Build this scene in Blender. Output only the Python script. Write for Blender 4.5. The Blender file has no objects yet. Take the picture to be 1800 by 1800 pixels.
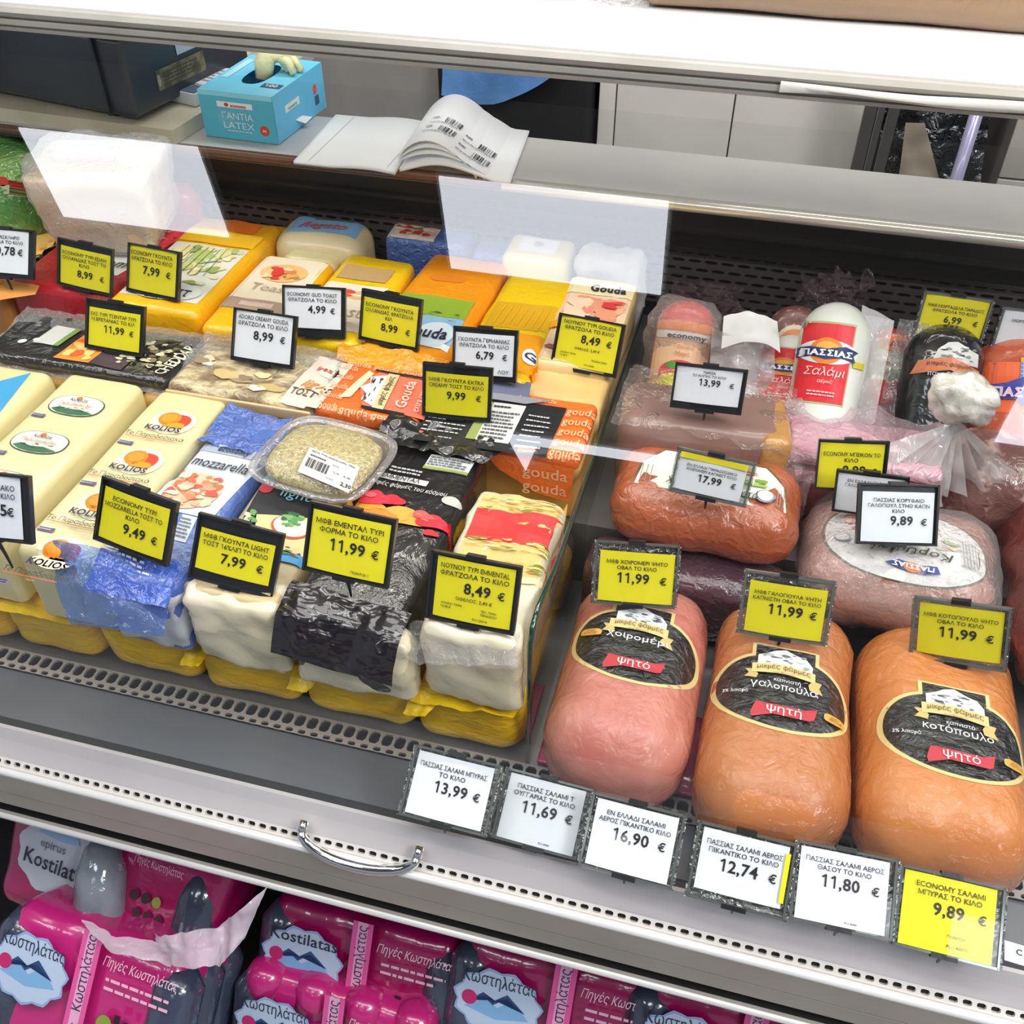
import bpy, bmesh, math, random
from mathutils import Vector, Matrix, noise
from mathutils.bvhtree import BVHTree
import numpy as np

SC = bpy.context.scene
COL = SC.collection
V = Vector

# ------------------------------------------------------------------ camera
CAM_H, PITCH, YAW, FPX = 1.65, math.radians(41.7), math.radians(14.75), 1731.0
_h = V((-math.sin(YAW), math.cos(YAW), 0))
_r = V((math.cos(YAW), math.sin(YAW), 0))
_f = _h * math.cos(PITCH) + V((0, 0, -math.sin(PITCH)))
_u = _h * math.sin(PITCH) + V((0, 0, math.cos(PITCH)))
CAM = V((0, 0, CAM_H))
cd = bpy.data.cameras.new('camera')
cd.sensor_width = 36
cd.sensor_fit = 'HORIZONTAL'
cd.lens = 36 * FPX / 1800
cd.clip_start = 0.01
cam = bpy.data.objects.new('camera', cd)
COL.objects.link(cam)
cam.matrix_world = Matrix(((_r.x, _u.x, -_f.x, CAM.x), (_r.y, _u.y, -_f.y, CAM.y), (_r.z, _u.z, -_f.z, CAM.z), (0, 0, 0, 1)))
SC.camera = cam

# ------------------------------------------------------------------ world, light, exposure
SC.view_settings.view_transform = 'Standard'
SC.view_settings.look = 'None'
SC.view_settings.exposure = -0.10
SC.view_settings.gamma = 1.0
SC.view_settings.use_curve_mapping = False
w = bpy.data.worlds.new('world')
SC.world = w
w.use_nodes = True
w.node_tree.nodes['Background'].inputs[0].default_value = (0.80, 0.88, 1.0, 1)
w.node_tree.nodes['Background'].inputs[1].default_value = 0.40
SC.cycles.max_bounces = 8
SC.cycles.transparent_max_bounces = 24
SC.cycles.use_denoising = True
SC.cycles.sample_clamp_indirect = 4


def area(name, loc, size, size_y, power, col=(1, 1, 1), aim=None):
    l = bpy.data.lights.new(name, 'AREA')
    l.shape = 'RECTANGLE'
    l.size = size
    l.size_y = size_y
    l.energy = power
    l.color = col
    o = bpy.data.objects.new(name, l)
    COL.objects.link(o)
    o.location = loc
    if aim is not None:
        o.rotation_euler = (V(aim) - V(loc)).to_track_quat('-Z', 'Y').to_euler()
    return o


# rows of fluorescent ceiling fittings over the counter and over the staff side, plus an added fill lamp
area('ceiling_lamp_row', (-0.2, 0.24, 2.95), 3.6, 0.26, 30, (1.0, 0.985, 0.96))
area('ceiling_lamp_row.002', (-0.1, 0.75, 2.95), 3.8, 0.5, 30, (1.0, 0.985, 0.96))
area('side_fill_lamp', (1.5, -0.2, 2.9), 0.7, 0.8, 50, (1.0, 0.99, 0.97), aim=(0.3, 0.7, 0.8))  # fill lamp added for ham highlights and brighter tags on the right
area('ceiling_lamp_row.001', (-0.2, 1.9, 2.9), 3.6, 0.3, 36, (1.0, 0.97, 0.93))


# light tube under the top shelf of the case
area('shelf_tube', (-0.2, 0.985, 1.332), 3.0, 0.03, 5.0, (1.0, 0.97, 0.90))


# ------------------------------------------------------------------ helpers
def at(px, py, x=None, y=None, z=None):
    """the point of the counter seen at a pixel of the photograph, on a given plane"""
    d = _f + _r * ((px - 900) / FPX) - _u * ((py - 900) / FPX)
    if z is not None:
        t = (z - CAM_H) / d.z
    elif y is not None:
        t = y / d.y
    else:
        t = x / d.x
    return CAM + d * t


def lin(c):
    if isinstance(c, str):
        c = c.lstrip('#')
        c = [int(c[i:i + 2], 16) / 255 for i in (0, 2, 4)]
    return tuple((v / 12.92 if v <= .04045 else ((v + .055) / 1.055) ** 2.4) for v in c[:3])


MC = {}


def mat(col, rough=.5, metal=0, coat=0, crough=.06, bump=0, bs=60, bd=3, col2=None, cs=30, cpos=(.4, .6), sss=0,
        emit=0, stretch=None, cb=None, spec=.5, bdist=.004, stretchc=None):
    key = (col, rough, metal, coat, crough, bump, bs, bd, col2, cs, cpos, sss, emit, stretch, cb, spec, bdist, stretchc)
    if key in MC:
        return MC[key]
    m = bpy.data.materials.new('material')
    m.use_nodes = True
    nt = m.node_tree
    b = nt.nodes['Principled BSDF']
    N = nt.nodes.new
    L = nt.links.new
    b.inputs['Base Color'].default_value = (*lin(col), 1)
    b.inputs['Roughness'].default_value = rough
    b.inputs['Metallic'].default_value = metal
    b.inputs['Coat Weight'].default_value = coat
    b.inputs['Coat Roughness'].default_value = crough
    b.inputs['Specular IOR Level'].default_value = spec
    if sss:
        b.inputs['Subsurface Weight'].default_value = sss
        b.inputs['Subsurface Radius'].default_value = (.02, .01, .006)
        b.inputs['Subsurface Scale'].default_value = .5
    if emit:
        b.inputs['Emission Color'].default_value = (*lin(col), 1)
        b.inputs['Emission Strength'].default_value = emit
    tc = N('ShaderNodeTexCoord')

    def coord(st):
        if not st:
            return tc.outputs['Object']
        mp = N('ShaderNodeMapping')
        mp.inputs['Scale'].default_value = st
        L(tc.outputs['Object'], mp.inputs['Vector'])
        return mp.outputs[0]
    if col2:
        n = N('ShaderNodeTexNoise')
        n.inputs['Scale'].default_value = cs
        n.inputs['Detail'].default_value = 5
        L(coord(stretchc), n.inputs['Vector'])
        r = N('ShaderNodeValToRGB')
        r.color_ramp.elements[0].position = cpos[0]
        r.color_ramp.elements[1].position = cpos[1]
        r.color_ramp.elements[0].color = (*lin(col), 1)
        r.color_ramp.elements[1].color = (*lin(col2), 1)
        L(n.outputs[0], r.inputs[0])
        L(r.outputs[0], b.inputs['Base Color'])
    if bump:
        n = N('ShaderNodeTexNoise')
        n.inputs['Scale'].default_value = bs * (2.6 if coat and bs < 70 else 1)
        n.inputs['Detail'].default_value = bd
        n.inputs['Distortion'].default_value = .8
        L(coord(stretch), n.inputs['Vector'])
        bp = N('ShaderNodeBump')
        bp.inputs['Strength'].default_value = bump
        bp.inputs['Distance'].default_value = bdist
        L(n.outputs[0], bp.inputs['Height'])
        if coat and cb != 'both':
            L(bp.outputs[0], b.inputs['Coat Normal'])
        else:
            L(bp.outputs[0], b.inputs['Normal'])
            L(bp.outputs[0], b.inputs['Coat Normal'])
    MC[key] = m
    return m


def film(tint=(.9, .9, .95), base=.06, gl=.04, rough=.08, bump=.8, bs=40, stretch=None, milky=0.0, mcol='ffffff'):
    """thin clear plastic: mostly see-through, with a glancing sheen and, if milky, a little white scatter"""
    key = ('film', tint, base, gl, rough, bump, bs, stretch, milky, mcol)
    if key in MC:
        return MC[key]
    m = bpy.data.materials.new('clear_film')
    m.use_nodes = True
    nt = m.node_tree
    nt.nodes.clear()
    N = nt.nodes.new
    L = nt.links.new
    out = N('ShaderNodeOutputMaterial')
    tr = N('ShaderNodeBsdfTransparent')
    tr.inputs[0].default_value = (*tint, 1)
    gs = N('ShaderNodeBsdfGlossy')
    gs.inputs['Roughness'].default_value = rough
    lw = N('ShaderNodeLayerWeight')
    lw.inputs['Blend'].default_value = .5
    pw = N('ShaderNodeMath')
    pw.operation = 'POWER'
    pw.inputs[1].default_value = 4
    L(lw.outputs['Facing'], pw.inputs[0])
    ad = N('ShaderNodeMath')
    ad.operation = 'MULTIPLY_ADD'
    ad.inputs[1].default_value = .9
    ad.inputs[2].default_value = gl
    ad.use_clamp = True
    L(pw.outputs[0], ad.inputs[0])
    mx = N('ShaderNodeMixShader')
    L(ad.outputs[0], mx.inputs[0])
    L(tr.outputs[0], mx.inputs[1])
    L(gs.outputs[0], mx.inputs[2])
    last = mx.outputs[0]
    if bump:
        tc = N('ShaderNodeTexCoord')
        n = N('ShaderNodeTexNoise')
        n.inputs['Scale'].default_value = bs * 1.8
        n.inputs['Detail'].default_value = 3
        n.inputs['Distortion'].default_value = 1.2
        if stretch:
            mp = N('ShaderNodeMapping')
            mp.inputs['Scale'].default_value = stretch
            L(tc.outputs['Object'], mp.inputs[0])
            L(mp.outputs[0], n.inputs['Vector'])
        else:
            L(tc.outputs['Object'], n.inputs['Vector'])
        bp = N('ShaderNodeBump')
        bp.inputs['Strength'].default_value = bump
        bp.inputs['Distance'].default_value = .01
        L(n.outputs[0], bp.inputs['Height'])
        L(bp.outputs[0], gs.inputs['Normal'])
        L(bp.outputs[0], lw.inputs['Normal'])
    if milky:
        df = N('ShaderNodeBsdfDiffuse')
        df.inputs[0].default_value = (*lin(mcol), 1)
        m2 = N('ShaderNodeMixShader')
        m2.inputs[0].default_value = milky
        L(last, m2.inputs[1])
        L(df.outputs[0], m2.inputs[2])
        last = m2.outputs[0]
    L(last, out.inputs[0])
    MC[key] = m
    return m


ORG = {}
MESH = {}


def thing(name, label, cat, loc, group=None, kind=None):
    o = bpy.data.objects.new(name, None)
    o.empty_display_size = .02
    COL.objects.link(o)
    o.location = loc
    o['label'] = label
    o['category'] = cat
    if group:
        o['group'] = group
    if kind:
        o['kind'] = kind
    ORG[o] = V(loc)
    return o


def put(name, vf, m, parent=None, label=None, smooth=True, kind=None, mi=None, loc=None):
    """links verts/faces given in world coordinates as one mesh object under its parent"""
    vs, fs = vf
    if parent is not None:
        og = ORG[parent]
    elif loc is not None:
        og = V(loc)
    else:
        a = np.array([tuple(v) for v in vs])
        og = V(((a[:, 0].min() + a[:, 0].max()) / 2, (a[:, 1].min() + a[:, 1].max()) / 2, a[:, 2].min()))
    me = bpy.data.meshes.new(name)
    me.from_pydata([tuple(V(v) - og) for v in vs], [], fs)
    ms = m if isinstance(m, (list, tuple)) else [m]
    for q in ms:
        me.materials.append(q)
    if mi:
        me.polygons.foreach_set('material_index', mi)
    if smooth:
        me.polygons.foreach_set('use_smooth', [True] * len(me.polygons))
    me.update()
    o = bpy.data.objects.new(name, me)
    COL.objects.link(o)
    if parent is not None:
        o.parent = parent
    else:
        o.location = og
    ORG[o] = og
    MESH[o] = (vs, fs)
    if label:
        o['label'] = label
    if kind:
        o['kind'] = kind
    return o


def tagit(o, label, cat, group=None):
    o['label'] = label
    o['category'] = cat
    if group:
        o['group'] = group
    return o


def join(*vfs):
    vs, fs = [], []
    for v, f in vfs:
        n = len(vs)
        vs += list(v)
        fs += [tuple(i + n for i in q) for q in f]
    return vs, fs


def xf(vf, M):
    return [M @ V(v) for v in vf[0]], vf[1]


def box(x0, y0, z0, x1, y1, z1):
    v = [V((x, y, z)) for z in (z0, z1) for y in (y0, y1) for x in (x0, x1)]
    return v, [(0, 2, 3, 1), (4, 5, 7, 6), (0, 1, 5, 4), (2, 6, 7, 3), (0, 4, 6, 2), (1, 3, 7, 5)]


def rbox(c, h, r, n=4, amp=0, sc=20, seed=0, M=None, bulge=0, taper=0, fine=1):
    """rounded, slightly uneven block: centre, half sizes, corner radius"""
    c = V(c)
    h = V(h)
    r = min(r, h.x * .98, h.y * .98, h.z * .98)

    def lines(hh):
        inner = hh - r
        e = [-hh, -inner - r * .72, -inner - r * .38, -inner - r * .1]
        k = max(2, int(n * fine))
        mid = [(-inner + 2 * inner * i / k) for i in range(1, k)] if inner > 1e-4 else []
        e2 = e + mid + [-q for q in reversed(e)]
        return e2
    A = [lines(h.x), lines(h.y), lines(h.z)]
    idx = {}
    vs, fs = [], []

    def vid(p):
        k = (round(p[0], 6), round(p[1], 6), round(p[2], 6))
        if k not in idx:
            idx[k] = len(vs)
            vs.append(V(p))
        return idx[k]
    for ax in range(3):
        a, b = (ax + 1) % 3, (ax + 2) % 3
        for s in (-1, 1):
            for i in range(len(A[a]) - 1):
                for j in range(len(A[b]) - 1):
                    q = []
                    for di, dj in ((0, 0), (1, 0), (1, 1), (0, 1)):
                        p = [0, 0, 0]
                        p[ax] = s * h[ax]
                        p[a] = A[a][i + di]
                        p[b] = A[b][j + dj]
                        q.append(vid(p))
                    fs.append(tuple(q) if s > 0 else tuple(reversed(q)))
    off = V((seed * 3.7, seed * 1.3, seed * 5.1))
    out = []
    for p in vs:
        q = V([max(-h[k] + r, min(h[k] - r, p[k])) for k in range(3)])
        d = p - q
        if d.length > 1e-9:
            d.normalize()
        w = q + d * r
        if bulge:
            w.z += bulge * (1 if w.z > 0 else -.3) * (1 - (p.x / h.x) ** 2) * (1 - (p.y / h.y) ** 2)
        if taper:
            w.x *= 1 + taper * (p.z / h.z)
        if amp:
            w += d * amp * noise.noise((w + off) * sc) + d * amp * .5 * noise.noise((w + off) * sc * 2.7)
        out.append(w)
    if M is not None:
        out = [M @ w for w in out]
    return [w + c for w in out], fs


def rotz(a):
    return Matrix.Rotation(math.radians(a), 3, 'Z')


def rotx(a):
    return Matrix.Rotation(math.radians(a), 3, 'X')


def ring_sweep(pts, radii, n=20, up=V((1, 0, 0)), flat=1.0, amp=0, sc=30, seed=0, cap=True):
    """tube through points with a radius at each"""
    vs, fs = [], []
    P = [V(p) for p in pts]
    prev = None
    for i, p in enumerate(P):
        t = (P[min(i + 1, len(P) - 1)] - P[max(i - 1, 0)]).normalized()
        a = up - t * up.dot(t)
        if a.length < 1e-4:
            a = V((0, 1, 0)) - t * t.y
        a.normalize()
        b = t.cross(a)
        for k in range(n):
            q = 2 * math.pi * k / n
            r = radii[i]
            w = p + a * math.cos(q) * r + b * math.sin(q) * r * flat
            if amp:
                w += (w - p) * (amp / max(r, .004)) * noise.noise((w + V((seed, seed, 0))) * sc)
            vs.append(w)
    for i in range(len(P) - 1):
        for k in range(n):
            k2 = (k + 1) % n
            fs.append((i * n + k, i * n + k2, (i + 1) * n + k2, (i + 1) * n + k))
    if cap:
        fs.append(tuple(reversed(range(n))))
        fs.append(tuple(range((len(P) - 1) * n, len(P) * n)))
    return vs, fs


def capsule(p0, p1, r, n=24, r0=None, r1=None, amp=0, sc=30, seed=0, dome=1.0):
    p0, p1 = V(p0), V(p1)
    d = (p1 - p0).normalized()
    pts, rad = [], []
    for k in range(7):
        a = math.pi / 2 * k / 6
        pts.append(p0 - d * r * dome * math.cos(a) + d * 0)
        rad.append(max(r * math.sin(a), .0008))
    m = 8
    for k in range(1, m):
        pts.append(p0 + (p1 - p0) * k / m)
        rad.append(r)
    for k in range(7):
        a = math.pi / 2 * k / 6
        pts.append(p1 + d * r * dome * math.sin(a))
        rad.append(max(r * math.cos(a), .0008))
    return ring_sweep(pts, rad, n, amp=amp, sc=sc, seed=seed)


def prism(poly, x0, x1):
    """polygon in (y, z) pushed along x"""
    n = len(poly)
    vs = [V((x0, y, z)) for y, z in poly] + [V((x1, y, z)) for y, z in poly]
    fs = [tuple(range(n)), tuple(range(2 * n - 1, n - 1, -1))]
    for i in range(n):
        j = (i + 1) % n
        fs.append((j, i, i + n, j + n))
    return vs, fs


def sheet(c00, c10, c11, c01, nu=24, nv=16, amp=.004, sc=40, seed=0, nrm=V((0, 0, 1)), fn=None, jag=0):
    """crinkled sheet between four corners"""
    c00, c10, c11, c01 = map(V, (c00, c10, c11, c01))
    vs, fs = [], []
    for j in range(nv + 1):
        for i in range(nu + 1):
            u, v = i / nu, j / nv
            if jag:
                v2 = v + jag * noise.noise(V((u * 9, seed, v * 2))) * (1 if 0 < v else 1)
                u2 = u + jag * noise.noise(V((seed, v * 7, u)))
            else:
                u2, v2 = u, v
            p = (c00 * (1 - u2) + c10 * u2) * (1 - v2) + (c01 * (1 - u2) + c11 * u2) * v2
            q = p + V((seed * 2.1, seed, 0))
            p = p + nrm * (amp * noise.noise(q * sc) + amp * .6 * noise.noise(q * sc * 2.3))
            if fn:
                p = p + nrm * fn(u, v)
            vs.append(p)
    for j in range(nv):
        for i in range(nu):
            a = j * (nu + 1) + i
            fs.append((a, a + 1, a + nu + 2, a + nu + 1))
    return vs, fs


TXT = {}
GLY = {}
_tc = bpy.data.curves.new('lettering', 'FONT')
_to = bpy.data.objects.new('lettering', _tc)
LATIN = dict(zip('ΑΒΕΖΗΙΚΜΝΟΡΤΥΧονρ', 'ABEZHIKMNOPTYXovp'))


def stroke(pts, w):
    """polyline drawn with a pen of width w"""
    vs, fs = [], []
    for (ax, ay), (bx, by) in zip(pts, pts[1:]):
        L_ = math.hypot(bx - ax, by - ay) or 1
        dx, dy = (bx - ax) / L_ * w / 2, (by - ay) / L_ * w / 2
        n = len(vs)
        e = .35
        vs += [(ax - dx * e - dy, ay - dy * e + dx), (ax - dx * e + dy, ay - dy * e - dx), (bx + dx * e + dy, by + dy * e - dx), (bx + dx * e - dy, by + dy * e + dx)]
        fs.append((n, n + 1, n + 2, n + 3))
    return vs, fs


def arc_pts(cx, cy, rx, ry, a0=0, a1=360, n=16):
    return [(cx + rx * math.cos(math.radians(a0 + (a1 - a0) * i / n)), cy + ry * math.sin(math.radians(a0 + (a1 - a0) * i / n))) for i in range(n + 1)]


STROKES = {
    'Μ': (.80, [[(.09, 0), (.09, .69), (.40, .10), (.71, .69), (.71, 0)]]),
    'M': (.80, [[(.09, 0), (.09, .69), (.40, .10), (.71, .69), (.71, 0)]]),
    '1': (.52, [[(.10, .56), (.30, .69), (.30, 0)]]),
    'Γ': (.54, [[(.09, 0), (.09, .70)], [(.09, .665), (.50, .665)]]),
    'Λ': (.64, [[(.05, 0), (.32, .69), (.59, 0)]]),
    'Π': (.70, [[(.10, 0), (.10, .70)], [(.60, 0), (.60, .70)], [(.08, .665), (.62, .665)]]),
    'Σ': (.60, [[(.54, .665), (.08, .665), (.33, .36), (.08, .035), (.56, .035)]]),
    'Φ': (.78, [[(.39, -.02), (.39, .72)], arc_pts(.39, .35, .31, .22)]),
    'Ψ': (.76, [[(.38, 0), (.38, .70)], [(.09, .70)] + arc_pts(.38, .46, .29, .24, 180, 360) + [(.67, .70)]]),
    'Θ': (.78, [arc_pts(.39, .35, .32, .33, n=20), [(.22, .35), (.56, .35)]]),
    'Δ': (.68, [[(.06, .035), (.34, .67), (.62, .035), (.06, .035)]]),
    'Ξ': (.58, [[(.07, .665), (.52, .665)], [(.12, .35), (.47, .35)], [(.06, .035), (.53, .035)]]),
    'κ': (.46, [[(.09, 0), (.09, .50)], [(.09, .20), (.40, .50)], [(.19, .29), (.42, 0)]]),
    'π': (.58, [[(.02, .465), (.56, .465)], [(.15, 0), (.15, .46)], [(.43, 0), (.43, .46)]]),
    'ψ': (.62, [[(.31, -.20), (.31, .60)], [(.07, .50)] + arc_pts(.31, .24, .24, .22, 180, 360) + [(.55, .50)]]),
    'φ': (.62, [[(.31, -.20), (.31, .60)], arc_pts(.31, .25, .25, .24)]),
    'χ': (.48, [[(.04, .50), (.44, -.20)], [(.44, .50), (.04, -.20)]]),
    'λ': (.46, [[(.05, .70), (.13, .70), (.42, 0)], [(.25, .40), (.05, 0)]]),
}


def _raw(body, off, res):
    _tc.body = body
    _tc.size = 1
    _tc.resolution_u = res
    _tc.offset = off
    me = bpy.data.meshes.new_from_object(_to)
    vs = [(v.co.x, v.co.y) for v in me.vertices]
    fs = [tuple(p.vertices) for p in me.polygons]
    bpy.data.meshes.remove(me)
    return vs, fs


def glyph(ch, bold, res):
    k = (ch, bold, res)
    if k not in GLY:
        if ch in STROKES:
            wd, st_ = STROKES[ch]
            GLY[k] = (wd, join(*[stroke(q, .072 + 2 * bold) for q in st_]))
        else:
            c = LATIN.get(ch, ch)
            off = bold if ord(c) < 300 or c == '€' else 0
            vf = _raw(c, off, res) if c != ' ' else ([], [])
            adv = max(v[0] for v in _raw(c + 'I', 0, 2)[0]) - max(v[0] for v in _raw('I', 0, 2)[0])
            GLY[k] = (adv, vf)
    return GLY[k]


def textmesh(s, bold, res=2):
    k = (s, bold, res)
    if k not in TXT:
        x = 0
        parts = []
        for ch in s:
            adv, (vs, fs) = glyph(ch, bold, res)
            parts.append(([(a + x, b) for a, b in vs], fs))
            x += adv + bold * 1.2
        TXT[k] = join(*parts)
    return TXT[k]


COL.objects.link(_to)


class Print:
    """flat print (shapes and lettering) laid on a surface: fractional coordinates inside a frame"""

    def __init__(s, name, parent, on=None, dir=None, label=None, lift=.0005):
        s.name, s.parent, s.label = name, parent, label
        s.vs, s.fs, s.mi, s.ms = [], [], [], []
        s.lift = lift
        s.bvh = None
        if on is not None:
            vf = [MESH[q] for q in (on if isinstance(on, (list, tuple)) else [on])]
            vv, ff = join(*vf)
            s.bvh = BVHTree.FromPolygons([tuple(v) for v in vv], ff)
        s.dir = V(dir) if dir else V((0, 0, -1))
        s.layer = 0

    def frame(s, o, U, Vv):
        s.o, s.U, s.V = V(o), V(U), V(Vv)
        s.n = s.U.cross(s.V).normalized()
        return s

    def quad(s, tl, tr, br, bl, z=None, y=None):
        """frame from three corners in the photograph (bl origin, to br, to tl)"""
        O, A, B = at(*bl, z=z, y=y), at(*br, z=z, y=y), at(*tl, z=z, y=y)
        C = at(*tr, z=z, y=y)
        s.frame(O, ((A - O) + (C - B)) / 2, ((B - O) + (C - A)) / 2)
        if s.bvh:
            pass
        return s

    def _m(s, m):
        if isinstance(m, str):
            m = mat(m, .45)
        if m not in s.ms:
            s.ms.append(m)
        return s.ms.index(m)

    def add(s, pts, faces, m, k=None):
        k = s.layer if k is None else k
        i0 = len(s.vs)
        off = s.lift + k * (.00038 if s.bvh else .00018)
        for x, y in pts:
            p = s.o + s.U * x + s.V * y
            if s.bvh:
                hit = s.bvh.ray_cast(p - s.dir * .25, s.dir, .8)
                if hit[0] is not None:
                    n = hit[1]
                    if n.dot(s.dir) > 0:
                        n = -n
                    p = hit[0] - s.dir * off * .6 + n * off * .6
            else:
                p = p + s.n * off
            s.vs.append(p)
        mi = s._m(m)
        for f in faces:
            s.fs.append(tuple(q + i0 for q in f))
            s.mi.append(mi)
        return s

    def rect(s, x0, y0, x1, y1, m, k=None, n=None, skew=0):
        n = n or (14 if s.bvh else 1)
        pts = [(x0 + (x1 - x0) * i / n + skew * (j / n), y0 + (y1 - y0) * j / n) for j in range(n + 1) for i in range(n + 1)]
        fs = [(j * (n + 1) + i, j * (n + 1) + i + 1, (j + 1) * (n + 1) + i + 1, (j + 1) * (n + 1) + i) for j in range(n) for i in range(n)]
        return s.add(pts, fs, m, k)

    def ell(s, cx, cy, rx, ry, m, k=None, n=28, rings=None, e=1.0, a0=0, a1=2 * math.pi, fn=None):
        rings = rings or (8 if s.bvh else 1)
        pts = [(cx, cy)]
        full = abs(a1 - a0 - 2 * math.pi) < 1e-6
        nn = n if full else n + 1
        for r in range(1, rings + 1):
            for i in range(nn):
                a = a0 + (a1 - a0) * i / n
                ca, sa = math.cos(a), math.sin(a)
                q = r / rings * (fn(a) if fn else 1)
                pts.append((cx + rx * q * math.copysign(abs(ca) ** e, ca), cy + ry * q * math.copysign(abs(sa) ** e, sa)))
        fs = []
        for i in range(nn if full else nn - 1):
            j = (i + 1) % nn
            fs.append((0, 1 + i, 1 + j))
            for r in range(1, rings):
                a = 1 + (r - 1) * nn
                b = a + nn
                fs.append((a + i, b + i, b + j, a + j))
        return s.add(pts, fs, m, k)

    def poly(s, pts, m, k=None):
        n = len(pts)
        cx = sum(p[0] for p in pts) / n
        cy = sum(p[1] for p in pts) / n
        if s.bvh:
            d = []
            for i in range(n):
                a, b = pts[i], pts[(i + 1) % n]
                for q in range(3):
                    d.append((a[0] + (b[0] - a[0]) * q / 3, a[1] + (b[1] - a[1]) * q / 3))
            R = 3
            P = [(cx, cy)]
            for r in range(1, R + 1):
                P += [(cx + (x - cx) * r / R, cy + (y - cy) * r / R) for x, y in d]
            nn = len(d)
            fs = []
            for i in range(nn):
                j = (i + 1) % nn
                fs.append((0, 1 + i, 1 + j))
                for r in range(1, R):
                    a = 1 + (r - 1) * nn
                    b = a + nn
                    fs.append((a + i, b + i, b + j, a + j))
            return s.add(P, fs, m, k)
        return s.add([(cx, cy)] + list(pts), [(0, 1 + i, 1 + (i + 1) % n) for i in range(n)], m, k)

    def text(s, t, x, y, h, m='1b1b1b', k=None, bold=.012, w=None, al='c', ital=0, arc=0, fit=None):
        """h: cap height as a fraction of the frame; w: largest width; fit: exact width"""
        bold = round(max(0, bold), 3)
        k = (s.layer + 3) if k is None else k
        vs, fs = textmesh(t, bold)
        if not vs:
            return s
        xs = [v[0] for v in vs]
        x0, x1 = min(xs), max(xs)
        sy = h / .73
        sx = sy * s.V.length / s.U.length
        wd = (x1 - x0) * sx
        if fit:
            sx *= fit / wd
        elif w and wd > w:
            sx *= w / wd
        wd = (x1 - x0) * sx
        ox = x - (wd / 2 if al == 'c' else (wd if al == 'r' else 0))
        return s._t(vs, fs, ox, y, sx, sy, x0, x, wd, ital, arc, m, k)

    def _t(s, vs, fs, ox, y, sx, sy, x0, x, wd, ital, arc, m, k):
        P = []
        for a, b in vs:
            X = ox + (a - x0) * sx + ital * b * sy
            Y = y + b * sy
            if arc:
                q = (X - x) / (wd / 2 + 1e-9)
                Y += arc * (1 - q * q)
            P.append((X, Y))
        return s.add(P, fs, m, k)

    def bars(s, x0, y0, x1, y1, m='202020', n=22, seed=1, k=None):
        rd = random.Random(seed)
        x = x0
        ws = [rd.choice((1, 1, 2, 3)) for _ in range(n * 2)]
        T = sum(ws)
        for i, q in enumerate(ws):
            x2 = x + (x1 - x0) * q / T
            if i % 2 == 0:
                s.add([(x, y0), (x2, y0), (x2, y1), (x, y1)], [(0, 1, 2, 3)], m, (s.layer + 3) if k is None else k)
            x = x2
        return s

    def lines(s, x0, y0, x1, y1, m='404040', n=5, seed=1, k=None, fill=.45):
        """rows of print too small to read"""
        rd = random.Random(seed)
        dy = (y1 - y0) / n
        for i in range(n):
            x = x0
            end = x1 - (x1 - x0) * rd.random() * .25
            while x < end:
                wl = (x1 - x0) * rd.uniform(.05, .16)
                x2 = min(x + wl, end)
                yb = y0 + dy * i + dy * .25
                s.add([(x, yb), (x2, yb), (x2, yb + dy * fill), (x, yb + dy * fill)], [(0, 1, 2, 3)], m, (s.layer + 3) if k is None else k)
                x = x2 + (x1 - x0) * .025
        return s

    def blobs(s, x0, y0, x1, y1, cols, n=14, seed=1, k=None, size=.2):
        rd = random.Random(seed)
        n = int(n * 1.8)
        size = size * .72
        for i in range(n):
            q = size * rd.uniform(.5, 1.1)
            rx, ry = q * (x1 - x0) * rd.uniform(.7, 1.3), q * (y1 - y0) * rd.uniform(.5, 1.1)
            cx = rd.uniform(min(x0 + rx, x1 - rx), max(x0 + rx, x1 - rx))
            cy = rd.uniform(min(y0 + ry, y1 - ry), max(y0 + ry, y1 - ry))
            ph = rd.random() * 6
            s.ell(cx, cy, rx, ry, rd.choice(cols), (s.layer + 1 + i * .06) if k is None else k + i * .06, n=12, rings=2 if s.bvh else 1,
                  fn=lambda a, ph=ph: 1 + .16 * math.sin(3 * a + ph) + .08 * math.sin(7 * a + ph))
        return s

    def build(s):
        if not s.vs:
            return None
        o = put(s.name, (s.vs, s.fs), s.ms, s.parent, s.label, smooth=False, mi=s.mi)
        return o


# ------------------------------------------------------------------ shared materials
STEEL = mat('b9b9b8', .33, 1, bump=.05, bs=400, stretch=(.05, 1, 1))
STEEL_L = mat('d3cdce', .40, .30, col2='c6c0c2', cs=3)
ALU = mat('c9c2bd', .5, .35, col2='d8d2cc', cs=4)
WHITE = mat('f1f2f2', .35, col2='e6e7e7', cs=6)
BLACKP = mat('17181a', .4, bump=.1, bs=150)
DARKM = mat('211f1f', .45, .2, col2='2b2827', cs=8)
CHROME = mat('e8e8e8', .09, 1)
CARD_Y = mat('e6da10', .55, col2='e0d20c', cs=20)
CARD_W = mat('e7e9ee', .55, col2='e0e2e8', cs=20)
INK = mat('1c1c1e', .5)
CLEAR = film(tint=(.97, .98, .98), gl=.032, bump=0, rough=.03)
CLEAR_W = film(tint=(.95, .96, .96), gl=.06, bump=.5, bs=30, rough=.05)
WRAP = film(tint=(.93, .92, .93), gl=.07, bump=1, bs=50, rough=.12, milky=.10)
WRAP_PINK = film(tint=(.93, .86, .89), gl=.08, bump=1, bs=35, rough=.16, milky=.22, mcol='e9cdd8')

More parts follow.
